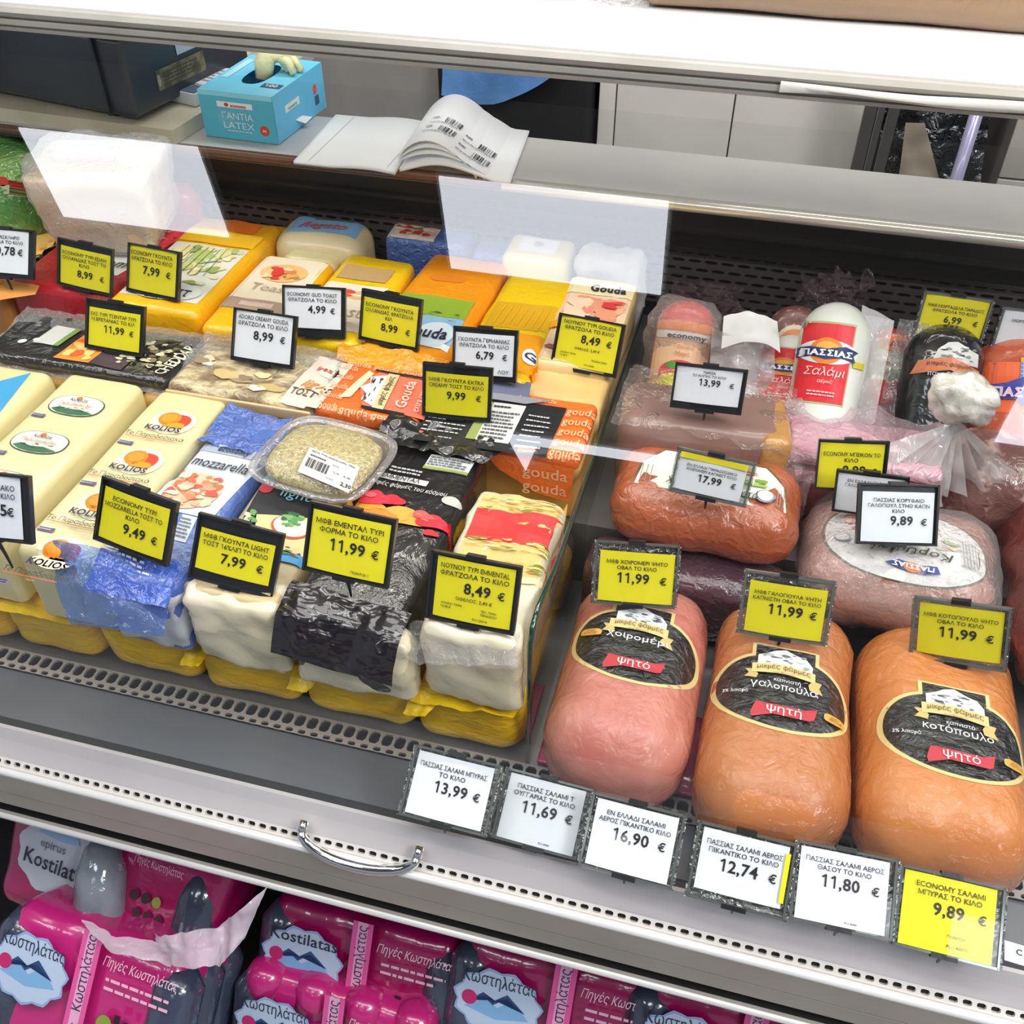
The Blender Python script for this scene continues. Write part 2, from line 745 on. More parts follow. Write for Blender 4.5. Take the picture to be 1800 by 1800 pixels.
# ------------------------------------------------------------------ the room
put('floor', box(-4, -5, -.05, 3, 4.2, 0), mat('8d8a86', .4, col2='9a9793', cs=3), smooth=False, kind='structure')
put('ceiling', box(-4, -5, 3.03, 3, 4.2, 3.1), mat('8a8a8a', .8), smooth=False, kind='structure')
put('wall_back', box(-4, 3.2, 0, 3, 3.3, 3.03), mat('8f8c88', .6, col2='87847f', cs=5), smooth=False, kind='structure')

# ceiling panels mirrored in the front glass
PANEL = mat('eef3fb', .5, emit=10.5)
for i, (x0, y0, x1, y1, lb) in enumerate((
        (-2.50, -.785, -1.825, -.42, 'rectangular white ceiling light panel mirrored in the glass over the wrapped cheese wedge'),
        (-.99, -.795, -.265, -.43, 'rectangular white ceiling light panel mirrored in the glass above the divider'),
        (.925, -1.26, 1.7, -.9, 'rectangular white ceiling light panel mirrored at the right edge of the glass'))):
    t = thing('ceiling_light', lb, 'ceiling light', (x0, y0, 2.995), 'ceiling light panels')
    put('diffuser', box(x0, y0, 2.998, x1, y1, 3.005), PANEL, t, smooth=False)
    put('housing', box(x0 - .012, y0 - .012, 3.004, x1 + .012, y1 + .012, 3.03), WHITE, t, smooth=False)
t = thing('ceiling_light', 'white glowing strip and point cut to the shape mirrored in the middle of the glass', 'ceiling light', (-.5, -1.66, 2.995))  # emitter shaped to give the mirrored strip and point, no known fitting
vs = [V((-.85, -1.65, 3)), V((-.21, -1.635, 3)), V((-.21, -1.685, 3)), V((-.72, -1.69, 3)), V((-.775, -1.87, 3))]
put('diffuser', (vs + [v + V((0, 0, .01)) for v in vs], [(4, 3, 2, 1, 0)] + [(5, 6, 7, 8, 9)] + [(i, (i + 1) % 5, (i + 1) % 5 + 5, i + 5) for i in range(5)]), PANEL, t, smooth=False)
put('housing', box(-.86, -1.70, 3.011, -.2, -1.62, 3.03), WHITE, t, smooth=False)

# ------------------------------------------------------------------ refrigerated counter
X0, X1 = -1.75, 1.35
case = thing('refrigerated_counter', 'long refrigerated serve-over counter with steel rails, glass front and white top shelf', 'display counter', (0, .9, 0))
GREYS = mat('6d7074', .38, .1, coat=.3, crough=.2, col2='62656a', cs=5)
put('deck', join(box(X0, .594, .70, X1, .88, .74), box(X0, .88, .70, X1, 1.40, .84)), mat('8d8d8d', .4, .6), case, smooth=False, label='steel deck stepping up behind the front row')
put('front_strip', join(box(X0, .505, .70, X1, .5685, .738)), GREYS, case, smooth=False, label='smooth dark grey strip in front of the goods')
put('glass_seal', prism([(.489, .70), (.506, .70), (.506, .742), (.500, .748), (.489, .750)], X0, X1), mat('34373a', .45, coat=.3), case, smooth=False, label='rubber glass seal, coloured dark to give the shadow groove')  # seal colour darkened to stand in for the shadow between strip and rail
put('well_floor', box(X0, .56, .66, X1, .60, .70), mat('3a2c22', .6), case, smooth=False, label='dark brown well under the air grille')


def slotted(o, u, v, nu, nv, hu, hv, th, stagger=False, cr=0.0):
    """plate with real openings: origin, full edge vectors, counts, opening fractions, thickness vector"""
    vs, fs = [], []
    U, W = V(u) / nu, V(v) / nv
    th = V(th)
    for j in range(nv):
        sh = .5 if stagger and j % 2 else 0
        for i in range(nu):
            b = V(o) + U * (i + sh) + W * j
            a0, a1, b0, b1 = (1 - hu) / 2, (1 + hu) / 2, (1 - hv) / 2, (1 + hv) / 2
            P = [(0, 0), (1, 0), (1, 1), (0, 1)]
            c = .22 * min(1, cr * 5)
            da, db = (a1 - a0) * c, (b1 - b0) * c
            Q = [(a0 + da, b0), (a1 - da, b0), (a1, b0 + db), (a1, b1 - db), (a1 - da, b1), (a0 + da, b1), (a0, b1 - db), (a0, b0 + db)]
            n = len(vs)
            for x, y in P + Q:
                vs.append(b + U * x + W * y)
            for x, y in Q:
                vs.append(b + U * x + W * y + th)
            fs += [(n, n + 1, n + 5, n + 4), (n + 1, n + 6, n + 5), (n + 1, n + 2, n + 7, n + 6), (n + 2, n + 8, n + 7),
                   (n + 2, n + 3, n + 9, n + 8), (n + 3, n + 10, n + 9), (n + 3, n, n + 11, n + 10), (n, n + 4, n + 11)]
            for q in range(8):
                r = (q + 1) % 8
                fs.append((n + 4 + q, n + 4 + r, n + 12 + r, n + 12 + q))
    return vs, fs


put('front_grille', join(slotted((X0, .5755, .7425), (X1 - X0, 0, 0), (0, .0195, .0005), 210, 1, .80, .76, (0, 0, -.003), True, .2), slotted((X0 + .0074, .5685, .7420), (X1 - X0, 0, 0), (0, .007, .0005), 210, 1, .60, .70, (0, 0, -.003), True, .5)),
    mat('a39b95', .5, .2), case, smooth=False, label='light grey lattice air grille with square holes')
# rails
put('top_rail', prism([(.489, .757), (.487, .70), (.470, .70), (.463, .733), (.485, .757)], X0, X1), STEEL_L, case, smooth=False, label='brushed silver glass rail')
put('rail_slots', slotted((X0, .4635, .7345), (X1 - X0, 0, 0), (0, -.0075, -.0065), 256, 1, .66, .5, (0, .004, -.004), False, .2), mat('dad6d3', .4, .2), case, smooth=False, label='row of small slots along the rail')
put('slot_backing', prism([(.4665, .733), (.458, .7245), (.462, .72), (.47, .73)], X0, X1), mat('0c0c0c', .8), case, smooth=False, label='solid black strip filling the gap behind the slots')  # solid black backing, so the slots read dark
prof = [(.456, .728), (.4525, .7305), (.4485, .7285), (.4465, .724), (.4465, .690), (.452, .6895), (.452, .6865), (.4475, .6855), (.4475, .6605), (.462, .6600), (.462, .640), (.449, .6395), (.447, .6345), (.4475, .6275), (.452, .625), (.50, .625), (.50, .72)]
put('lower_rail', prism(prof, X0, X1), [mat('bdb6ae', .45, .35, col2='b3aca3', cs=7)], case, smooth=False, label='beige grey lower rail with dark grooves')
put('groove_shade', join(box(X0, .4484, .6856, X1, .452, .6864), box(X0, .4495, .6396, X1, .4615, .6410), prism([(.4515, .6868), (.4515, .6892), (.456, .6892), (.456, .6868)], X0, X1), prism([(.458, .641), (.458, .6595), (.466, .6595), (.466, .641)], X0, X1)), mat('0d0d0d', .7), case, smooth=False, label='black strips painted as shade in the rail grooves')  # black strips laid in the grooves to paint their shade
put('rail_white_edge', ring_sweep([(X0, .4500, .7285), (X1, .4500, .7285)], [.0045, .0045], 10), mat('f0efee', .25, .3), case, label='bright rounded rail edge')  # plain off-white rounded edge along the rail
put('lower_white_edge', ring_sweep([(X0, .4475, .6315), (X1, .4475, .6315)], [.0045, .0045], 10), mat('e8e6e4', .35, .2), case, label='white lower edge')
put('base_cabinet', box(X0, .74, .0, X1, 1.42, .70), mat('1c1a1c', .7), case, smooth=False, label='dark recess behind the water packs')
# handle
hp = []
HA, HB = at(530, 1462, z=.748), at(733, 1508, z=.748)
for k in range(15):
    a = math.pi * k / 14
    hp.append(HA.lerp(HB, .5 - .5 * math.cos(a)) + V((0, -.012, -.022)) * math.sin(a))
hd = put('handle', ring_sweep(hp, [.0042 + .0022 * math.sin(math.pi * k / 14) for k in range(15)], 14, up=V((0, 0, 1))), CHROME, case, label='curved chrome pull handle')
for q_ in (HA, HB):
    put('mount', ring_sweep([q_ + V((0, .010, .004)), q_], [.0055, .0052], 12), CHROME, hd)
# back: lip, panel, grille, worktop
put('worktop', join(box(X0, 1.318, 1.052, X1, 1.478, 1.07), box(X0, 1.478, 1.052, -.86, 1.80, 1.07)), mat('c6c5c1', .42, .25, col2='bcbbbb', cs=4, bump=.03, bs=200), case, smooth=False, label='grey steel worktop ledge')
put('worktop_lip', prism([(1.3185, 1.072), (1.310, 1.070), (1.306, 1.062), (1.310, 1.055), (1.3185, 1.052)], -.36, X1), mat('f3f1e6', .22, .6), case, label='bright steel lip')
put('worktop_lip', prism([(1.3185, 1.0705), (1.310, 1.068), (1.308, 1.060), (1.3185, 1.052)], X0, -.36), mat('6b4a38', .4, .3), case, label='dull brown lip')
put('back_panel', join(prism([(1.33, 1.052), (1.368, .985), (1.40, .985), (1.40, 1.052)], X0, X1), prism([(1.357, 1.018), (1.345, 1.013), (1.349, 1.006), (1.361, 1.008)], X0, X1)), DARKM, case, smooth=False, label='black back panel')
put('back_panel_rail', join(prism([(1.372, .985), (1.352, .982), (1.354, .974), (1.374, .976)], X0, X1)), mat('2f2c2b', .35, .5), case, smooth=False)
put('rear_grille', slotted((X0, 1.372, .876), (X1 - X0, 0, 0), (0, -.004, .098), 128, 7, .78, .42, (0, .003, 0), True, .2), mat('575150', .4, .3), case, smooth=False, label='black slotted air grille')
put('grille_backing', box(X0, 1.39, .84, X1, 1.41, .985), mat('070707', .9), case, smooth=False)
# top shelf
SH = mat('f0f1f1', .3, col2='e9eaea', cs=5, coat=.2)
put('top_shelf', box(X0, .925, 1.362, X1, 1.30, 1.371), SH, case, smooth=False, label='bright white top shelf')
put('shelf_edge', prism([(.927, 1.3705), (.921, 1.368), (.918, 1.3635), (.920, 1.359), (.924, 1.3585), (.924, 1.3565), (.919, 1.356), (.919, 1.3515), (.9225, 1.351), (.9225, 1.349), (.920, 1.3485), (.921, 1.345), (.95, 1.343), (.95, 1.362)], X0, X1), mat('b3afa6', .45, .3, col2='a8a499', cs=9), case, smooth=False, label='grey beige grooved edge of the top shelf')
vs, fs = [], []
NP = 60
for i in range(NP + 1):
    x = -.0 + 1.2 * i / NP
    k = max(0, min(1, (x - .0) / .12))
    k2 = .5 + .5 * math.sin(x * 22)
    top = 1.3605 - .003 * k * k2
    o1 = .9165 - .010 * k * (.3 + .7 * k2)
    for q, (yy, zz) in enumerate(((.9185, top), (o1, 1.358 - .003 * k), (.9165, 1.3515 + .0015 * math.sin(x * 31)))):
        vs.append(V((x, yy, zz)))
for i in range(NP):
    for q in range(2):
        a = i * 3 + q
        fs.append((a, a + 1, a + 4, a + 3))
put('peeling_edge_strip', (vs, fs), mat('cfccc2', .5), case, label='off-white edge strip peeling away from the shelf')
put('tube_housing', box(X0 + .05, .965, 1.336, X1 - .05, 1.005, 1.362), WHITE, case, smooth=False, label='light tube housing under the shelf')
for x in (-1.70, 1.30):
    put('shelf_post', box(x - .012, .93, 1.07, x + .012, .96, 1.35), STEEL, case, smooth=False)
# front glass leaning back from rail to shelf
g0, g1 = V((0, .4705, .7594)), V((0, .9195, 1.3219))
put('front_glass', ([V((X0, g0.y, g0.z)), V((X1, g0.y, g0.z)), V((X1, g1.y, g1.z)), V((X0, g1.y, g1.z))], [(0, 1, 2, 3)]), film(tint=(.985, .995, .99), gl=.082, bump=0, rough=.0), case, smooth=False, label='clear sloping front glass')

# ------------------------------------------------------------------ glass divider
dv = thing('glass_divider', 'upright glass divider with dark green edge between cheeses and hams', 'glass divider', (-.14, .9, .74))
DP = [(.598, .7405), (.601, .935), (.609, .948), (.628, .953), (.71, .931), (1.30, .903), (1.30, .8405), (.8815, .8405), (.8815, .7405)]
put('pane', prism(DP, -.1425, -.1375), film(tint=(.97, .99, .98), gl=.05, bump=0, rough=.0), dv, smooth=False)
ed = [V((-.14, y, z)) for y, z in DP[:6]]
put('polished_edge', ring_sweep(ed, [.0030] * len(ed), 8, flat=1.0), mat('12382c', .15, coat=1), dv, label='dark green polished edge')


# ------------------------------------------------------------------ price tags
def Rm(a, b, c):
    return Matrix.Rotation(b, 3, 'Z') @ Matrix.Rotation(a, 3, 'X') @ Matrix.Rotation(c, 3, 'Y')


TAGPOSE = {
    'T1': (-1.0184, 1.0579, 0.9975, -0.5984, 0.1444, 0.0262), 'T2': (-0.935, 1.1098, 0.9612, -0.3793, 0.0259, 0.0965),
    'T3': (-0.8157, 1.1018, 0.9733, -0.4422, -0.1133, -0.0046), 'T4': (-0.822, 0.9964, 0.9432, -0.492, 0.0132, 0.0257),
    'T5': (-0.5921, 0.9873, 0.9675, -0.5, 0.009, 0.0117), 'T6': (-0.5653, 1.0836, 0.9562, -0.4814, 0.1596, 0.0033),
    'T7': (-0.447, 1.0675, 0.971, -0.3678, -0.1185, -0.0066), 'T8': (-0.3153, 1.0603, 0.9431, -0.4485, -0.0393, -0.0812),
    'T9': (-0.3233, 0.9626, 0.9478, -0.332, 0.0667, -0.0139), 'T10': (-0.1822, 1.0758, 0.9686, -0.5169, -0.0954, -0.0005),
    'T11': (-0.6762, 0.5702, 1.014, -0.4796, 0.0733, -0.017), 'T12': (-0.5472, 0.6084, 0.9901, -0.4989, -0.0832, 0.0963),
    'T13': (-0.4437, 0.6104, 0.9661, -0.5118, 0.1509, 0.184), 'T14': (-0.3208, 0.6155, 1.0059, -0.5372, -0.0263, 0.0154),
    'T15': (-0.1986, 0.6129, 0.9762, -0.4685, -0.03, -0.0164), 'T16': (-0.0209, 0.969, 1.0013, -0.0747, 0.0662, 0.0081),
    'T17': (0.0002, 0.8478, 0.9711, 0.0123, 0.0119, 0.0735), 'T18': (0.1615, 1.0067, 0.8961, -0.4379, 0.0765, -0.0705),
    'T19': (0.1861, 0.9696, 0.8859, 0.0066, -0.1856, -0.1551), 'T20': (0.2067, 0.9009, 0.9172, -0.66, 0.1673, -0.0305),
    'T21': (-0.061, 0.7493, 0.902, -0.6033, 0.1369, -0.0111), 'T22': (0.0954, 0.7356, 0.9081, -0.4893, -0.0374, -0.063),
    'T23': (0.2676, 0.7511, 0.9008, -0.3387, -0.264, -0.2523), 'T27': (-0.1944, 0.5043, 0.808, -0.9621, -0.0074, 0.0142),
    'T28': (-0.104, 0.5141, 0.7882, -0.9967, -0.0509, -0.0137), 'T29': (-0.0145, 0.4976, 0.8064, -0.917, -0.0395, -0.0073),
    'T30': (0.0864, 0.4908, 0.8111, -0.8568, -0.0348, -0.0148), 'T31': (0.1765, 0.4957, 0.8099, -1.02, 0.0091, -0.0197),
    'T32': (0.267, 0.4953, 0.8072, -1.02, -0.0304, -0.0202)}
SMALL = {'T24', 'T25', 'T18', 'T19', 'T16', 'T17'}
GRP = 'price tags standing among the cheeses and hams'
FRAME_D = mat('1a1b1c', .3, coat=.5)
FRAME_C = film(tint=(.62, .66, .64), gl=.16, bump=.6, bs=60, rough=.06)


TILT = {'T16': (-.35, .84), 'T17': (-.38, .80), 'T19': (-.35, .84)}


def price_tag(key, col, lines, price, label, card=(.02, .04, .98, .88), style='dark', stand=.03, extra=(), pose=None, group=GRP, px=.60, ph=.19, ls=.095, top=.80, zb=0, band=None):
    p = pose or TAGPOSE[key]
    W, H = ((.080, .060) if key in SMALL else (.086, .066))
    if key in TILT:
        p = (*p[:3], TILT[key][0], *p[4:6])
        H *= TILT[key][1]
    M = Rm(*p[3:6])
    c = V(p[:3])
    if zb:
        zz = c.z - abs((M @ V((0, 0, H / 2))).z)
        k_ = (CAM_H - zb) / (CAM_H - zz)
        c = CAM + (c - CAM) * k_
        W *= k_
        H *= k_
    base = c + M @ V((0, .006, -H / 2))
    t = thing('price_tag', label, 'price tag', tuple(base), group)

    def tf(vf):
        return [c + M @ V(v) for v in vf[0]], vf[1]
    back = BLACKP if style == 'dark' else FRAME_C
    put('backing', tf(box(-W / 2, 0, -H / 2, W / 2, .0014, H / 2)), back, t, smooth=False, label='black backing plate' if style == 'dark' else 'clear backing plate')
    x0, z0, x1, z1 = (-W / 2 + card[0] * W, -H / 2 + card[1] * H, -W / 2 + card[2] * W, -H / 2 + card[3] * H)
    n = 8
    cv, cf = [], []
    for i in range(n + 1):
        x = x0 + (x1 - x0) * i / n
        yb = -.0012 - .0022 * (1 - (2 * i / n - 1) ** 2)
        cv += [V((x, yb, z0)), V((x, yb, z1))]
    for i in range(n):
        cf.append((2 * i, 2 * i + 2, 2 * i + 3, 2 * i + 1))
    cm = CARD_Y if col == 'y' else CARD_W
    cd_ = put('card', tf((cv, cf)), cm, t, label=('yellow' if col == 'y' else 'white') + ' price card')
    # clear cover, bowed like the card
    vv, ff = [], []
    for i in range(n + 1):
        x = -W / 2 + W * i / n
        yb = -.0034 - .0024 * (1 - (2 * i / n - 1) ** 2)
        vv += [V((x, yb, -H / 2)), V((x, yb, H / 2))]
    for i in range(n):
        ff.append((2 * i, 2 * i + 2, 2 * i + 3, 2 * i + 1))
    put('clear_cover', tf((vv, ff)), CLEAR, t)
    e = .0011
    fr = [box(-W / 2 - e, -.0045, -H / 2 - e, -W / 2 + e, .0016, H / 2 + e), box(W / 2 - e, -.0045, -H / 2 - e, W / 2 + e, .0016, H / 2 + e)]
    fr += [box(-W / 2, -.0045, H / 2 - e, W / 2, .0016, H / 2 + e), box(-W / 2, -.0045, -H / 2 - e, W / 2, .0016, -H / 2 + e)]
    if style == 'dark':
        put('frame', tf(join(*fr)), FRAME_D, t, smooth=False)
    else:
        put('frame', tf(join(*fr)), mat('767b78', .12, .5), t, smooth=False, label='glassy grey frame')
        o2 = .0028
        for xa, xb in ((-W / 2 - o2, -W / 2 - e), (W / 2 + e, W / 2 + o2)):
            put('clear_rim', tf(box(xa, -.005, -H / 2 - e, xb, .003, H / 2 + e)), FRAME_C, t, smooth=False)
    put('clip', tf(box(-.010, -.0055, H / 2 - .001, .008, .003, H / 2 + .0035)), BLACKP, t, smooth=False)
    put('clip', tf(box(-.012, -.005, -H / 2 - .0035, .010, .003, -H / 2 + .001)), BLACKP, t, smooth=False)
    if stand:
        b0 = c + M @ V((0, .002, -H / 2))
        put('stand_pin', ring_sweep([b0, b0 + V((0, .002, -stand * .5)), b0 + V((0, .003, -stand))], [.002, .0018, .001], 8), mat('2a2a2a', .3), t)
    P = Print('lettering', t, lift=.0)
    # lettering sits just in front of the bowed card
    hh = H * (card[3] - card[1])
    P.frame(c + M @ V((x0, -.0041, z0)), M @ V((x1 - x0, 0, 0)), M @ V((0, 0, z1 - z0)))
    P.bvh = None
    if band:
        P.add([(band[0], band[1]), (band[2], band[1]), (band[2], band[3]), (band[0], band[3])], [(0, 1, 2, 3)], CARD_Y, k=0)
    y = top
    for s_ in lines:
        P.text(s_, .5, y, ls, INK, k=0, w=.88, bold=.008)
        y -= ls * 1.42
    y -= ph * .72
    P.text(price, px, y, ph, INK, k=0, al='c', bold=.020)
    P.text('€', .86, y, ph * .72, INK, k=0, al='c', bold=.02)
    for s_, x, yy, h_, al in extra:
        P.text(s_, x, yy, h_, '333322', k=0, al=al, bold=.006)
    P.build()
    return t


TG = 'price tag'
price_tag('T1', 'w', ['ΤΥΡΙ ΗΜΙΣΚΛΗΡΟ', 'ΦΡΑΤΖΟΛΑ ΤΟ ΚΙΛΟ'], '10,78', 'white price tag ending 0,78 at the far left edge above the orange loaf', (.02, .08, .9, .97), ls=.08, ph=.2, px=.52)
price_tag('T2', 'y', ['ECONOMY ΤΥΡΙ EDAM', 'ΟΛΛΑΝΔΙΑΣ ΤΟΣΤ ΤΟ', 'ΚΙΛΟ'], '8,99', 'yellow 8,99 price tag in front of the red wrapped loaf', (.03, .04, .96, .86), px=.52, zb=0.953)
price_tag('T3', 'y', ['ECONOMY ΓΚΟΥΝΤΑ', 'ΦΡΑΤΖΟΛΑ ΤΟ ΚΙΛΟ'], '7,99', 'yellow 7,99 price tag in front of the big yellow toast loaf', (.01, .05, .93, .99), px=.5, zb=0.957)
price_tag('T4', 'y', ['ΕΧΣ ΤΥΡΙ ΤΣΕΝΤΑΡ ΤΥΡΙ', 'Μ.ΒΡΕΤΑΝΙΑΣ ΤΟ ΚΙΛ'], '11,99', 'yellow 11,99 price tag standing on the dark cheddar packs', (.03, .06, .93, .84), px=.52, stand=.005, zb=0.950)
price_tag('T5', 'w', ['ADORO CREAMY GOUDA', 'ΦΡΑΤΖΟΛΑ ΤΟ ΚΙΛΟ'], '8,99', 'white 8,99 price tag standing on the crinkled toast cheese pack', (.02, .06, .94, .97), px=.52, top=.84, stand=.016, zb=0.953)
price_tag('T6', 'w', ['ECONOMY GUD TOAST', 'ΦΡΑΤΖΟΛΑ ΤΟ ΚΙΛΟ'], '4,99', 'white 4,99 price tag in front of the second cream topped toast loaf', (.02, .16, .93, .97), px=.58, top=.80, stand=.012, zb=0.951)
price_tag('T7', 'y', ['ECONOMY ΓΚΟΥΝΤΑ', 'ΟΛΛΑΝΔΙΑΣ ΦΡΑΤΖΟΛΑ', 'ΚΙΛ'], '8,99', 'yellow 8,99 price tag in front of the orange bag with green meadow print', (.02, .05, .95, .86), px=.52, stand=.016, zb=0.951)
price_tag('T8', 'w', ['ΓΚΟΥΝΤΑ ΓΕΡΜΑΝΙΑΣ', 'ΦΡΑΤΖΟΛΑ ΤΟ ΚΙΛΟ'], '6,79', 'white 6,79 price tag in front of the bright yellow bag', (.02, .09, .95, .90), px=.52, extra=[('ΛΟΥ:', .96, .06, .1, 'r')], stand=.004, zb=0.952)
price_tag('T9', 'y', ['ΜΦΒ ΓΚΟΥΝΤΑ EXTRA', 'CREAMY ΤΟΣΤ ΤΟ ΚΙΛΟ'], '9,99', 'yellow 9,99 price tag standing on the orange gouda packs', (.03, .05, .95, .84), px=.50, stand=.008, zb=0.951)
price_tag('T10', 'y', ['ΝΟΥΝΟΥ ΤΥΡΙ GOUDA', 'ΦΡΑΤΖΟΛΑ ΤΟ ΚΙΛΟ'], '8,49', 'yellow 8,49 price tag beside the green glass edge in the back row', (.03, .05, .95, .98), px=.55, top=.86, ls=.08, ph=.17, stand=.018,
          extra=[('ΟΦΕΛΟΣ: 2,49 €', .52, .36, .055, 'c'), ('ΑΡΧΙΚΗ ΤΙΜΗ:', .08, .24, .04, 'l'), ('10,98 €', .08, .18, .04, 'l'), ('ΤΕΛΙΚΗ ΤΙΜΗ', .62, .17, .04, 'l'), ('PLU 20308', .60, .06, .035, 'c')])
price_tag('T11', 'w', ['ΤΥΡΙ ΠΑΡΑΔΟΣΙΑΚΟ', 'CLASSIC ΠΑΡΑΤ ΚΙΛΟ'], '9,95', 'large white price tag ending 5 cut off at the left edge of the front row', (.02, .03, .88, .97), px=.62, top=.78, stand=.045)
price_tag('T12', 'y', ['ECONOMY ΤΥΡΙ', 'MOZZARELLA ΤΟΣΤ ΤΟ', 'ΚΙΛΟ'], '9,49', 'yellow 9,49 price tag standing on the blue mozzarella pack', (.03, .05, .92, .87), px=.55, stand=.022, ph=.2)
price_tag('T13', 'y', ['ΜΦΒ ΓΚΟΥΝΤΑ LIGHT', 'ΤΟΣΤ 16%ΛΙΠ ΤΟ ΚΙΛΟ'], '7,99', 'yellow 7,99 price tag with black bands in front of the gouda light loaf', (.04, .15, .93, .80), px=.5, ls=.12, ph=.25, top=.80, stand=.0)
price_tag('T14', 'y', ['ΜΦΒ ΕΜΕΝΤΑΛ ΤΥΡΙ', 'ΦΟΡΜΑ ΤΟ ΚΙΛΟ'], '11,99', 'yellow 11,99 price tag standing on the glossy black loaf', (.03, .04, .95, .91), px=.5, ph=.2, stand=.03, extra=[('ΠΟΝΤΟΙ 1', .58, .06, .05, 'l')])
price_tag('T15', 'y', ['ΝΟΥΝΟΥ ΤΥΡΙ EMMENTAL', 'ΦΡΑΤΖΟΛΑ ΤΟ ΚΙΛΟ'], '8,49', 'yellow 8,49 price tag before the red labelled cheese in the front row', (.06, .04, .95, .95), px=.55, top=.84, ls=.085, ph=.18, stand=.01,
          extra=[('ΟΦΕΛΟΣ: 2,49 €', .52, .34, .06, 'c'), ('ΑΡΧΙΚΗ ΤΙΜΗ:', .10, .24, .04, 'l'), ('10,98 €', .10, .18, .04, 'l'), ('ΤΕΛ. ΤΙΜΗ', .62, .21, .04, 'l'), ('ΤΕΜΑΧΙΟΥ', .62, .15, .04, 'l'), ('PLU 20314', .62, .05, .04, 'c')])
price_tag('T16', 'w', ['ΠΑΡΙΖΑ', 'ΤΟ ΚΟΠΗΣ ΤΟ ΚΙΛΟ'], '13,99', 'white 13,99 price tag standing on the sliced brown meat loaf', (.02, .14, .95, .96), px=.52, top=.86, ls=.07, ph=.19, stand=.018)
price_tag('T17', 'w', ['ΕΝ ΕΛΛΑΔΙ ΠΑΡΑΔΟΣΙΑΚΟ', 'ΧΟΙΡΟΜΕΡΙ ΚΑΠΝΙΣΤ ΚΙΛΟ'], '17,99', 'white 17,99 price tag with a yellow top band on the smoked ham', (.03, .06, .93, .84), px=.5, top=.76, ls=.085, ph=.22, style='clear', stand=.02, band=(0, .97, 1, 1.14))
price_tag('T18', 'y', ['ECONOMY ΜΠΕΙΚΟΝ ΤΟ', 'ΚΙΛΟ'], '8,99', 'dull yellow 8,99 price tag in front of the bacon packs', (.02, .02, .96, .95), px=.55, top=.72, ls=.09, ph=.2, stand=.02, zb=0.918)
price_tag('T19', 'w', ['ΕΝ ΕΛΛΑΔΙ ΓΚΟΥΡΜΕ', 'ΓΑΛΟΠΟΥΛΑ ΤΟ ΚΙΛΟ'], '12,90', 'white price tag mostly hidden behind the 9,89 tag', (.02, .02, .96, .94), px=.5, top=.8, ls=.085, ph=.2, stand=.01, zb=0.915)
price_tag('T20', 'w', ['ΠΑΣΣΙΑΣ ΚΟΡΥΦΑΙΟ', 'ΓΑΛΟΠΟΥΛ ΣΤΗΘ ΚΑΠΝ', 'ΚΙΛΟ'], '9,89', 'white 9,89 price tag lying on the oval turkey breast', (.05, .03, .96, .88), px=.55, top=.80, ls=.075, ph=.18, stand=.02, zb=0.925)
price_tag('T21', 'y', ['ΜΦΒ ΧΟΙΡΟΜΕΡΙ ΨΗΤΟ', 'ΟΒΑΛ ΤΟ ΚΙΛΟ'], '11,99', 'yellow 11,99 price tag above the pink ham', (.05, .04, .97, .86), px=.46, top=.76, ls=.08, ph=.2, style='clear', stand=.03)
price_tag('T22', 'y', ['ΜΦΒ ΓΑΛΟΠΟΥΛΑ ΨΗΤΗ', 'ΚΑΠΝΙΣΤΗ ΟΒΑΛ ΤΟ ΚΙΛΟ'], '11,99', 'yellow 11,99 price tag above the middle roast turkey loaf', (.06, .03, .95, .86), px=.5, top=.77, ls=.075, ph=.2, style='clear', stand=.03)
price_tag('T23', 'y', ['ΜΦΒ ΚΟΤΟΠΟΥΛΟ ΨΗΤΟ', 'ΟΒΑΛ ΤΟ ΚΙΛΟ'], '11,99', 'yellow 11,99 price tag above the right roast chicken loaf', (.05, .10, .95, .94), px=.48, top=.76, ls=.08, ph=.2, style='clear', stand=.03)
_c24 = at(1673, 562, y=1.19)
price_tag('T24', 'y', ['ΜΦΒ ΜΟΡΤΑΔΕΛΑ ΠΑΡΑΔΟΣ', 'ΦΡΑΤΖΟΛΑ ΤΟ ΚΙΛΟ'], '6,99', 'bright yellow 6,99 price tag above the black labelled salami', (.03, .02, .98, .98), px=.5, top=.74, ls=.07, ph=.15, style='clear', stand=.03, pose=(*_c24, -.30, .02, .03))
_c25 = at(1811, 590, y=1.19)
price_tag('T25', 'w', ['ΠΑΣΣΙΑΣ', 'ΜΟΡΤΑΔΕΛΑ ΤΟ ΚΙΛΟ'], '9,99', 'white price tag cut off at the right edge above the orange mortadella', (.03, .06, .98, .98), px=.5, top=.84, ls=.07, ph=.15, style='clear', stand=.03, pose=(*_c25, -.30, .02, .03))
FG = 'price tags along the front rail'
FK = dict(style='clear', group=FG, stand=.02)
price_tag('T27', 'w', ['ΠΑΣΣΙΑΣ ΣΑΛΑΜΙ ΜΠΥΡΑΣ', 'ΤΟ ΚΙΛΟ'], '13,99', 'white 13,99 price tag on the front rail, first from the left', (.04, .04, .94, .95), px=.52, top=.78, ls=.08, ph=.18, **FK)
price_tag('T28', 'w', ['ΠΑΣΣΙΑΣ ΣΑΛΑΜΙ Τ', 'ΟΥΓΓΑΡΙΑΣ ΤΟ ΚΙΛΟ'], '11,69', 'white 11,69 price tag on the front rail beside the divider foot', (.04, .02, .93, .96), px=.47, top=.80, ls=.075, ph=.18, extra=[('PLU 40481', .62, .05, .03, 'c')], **FK)
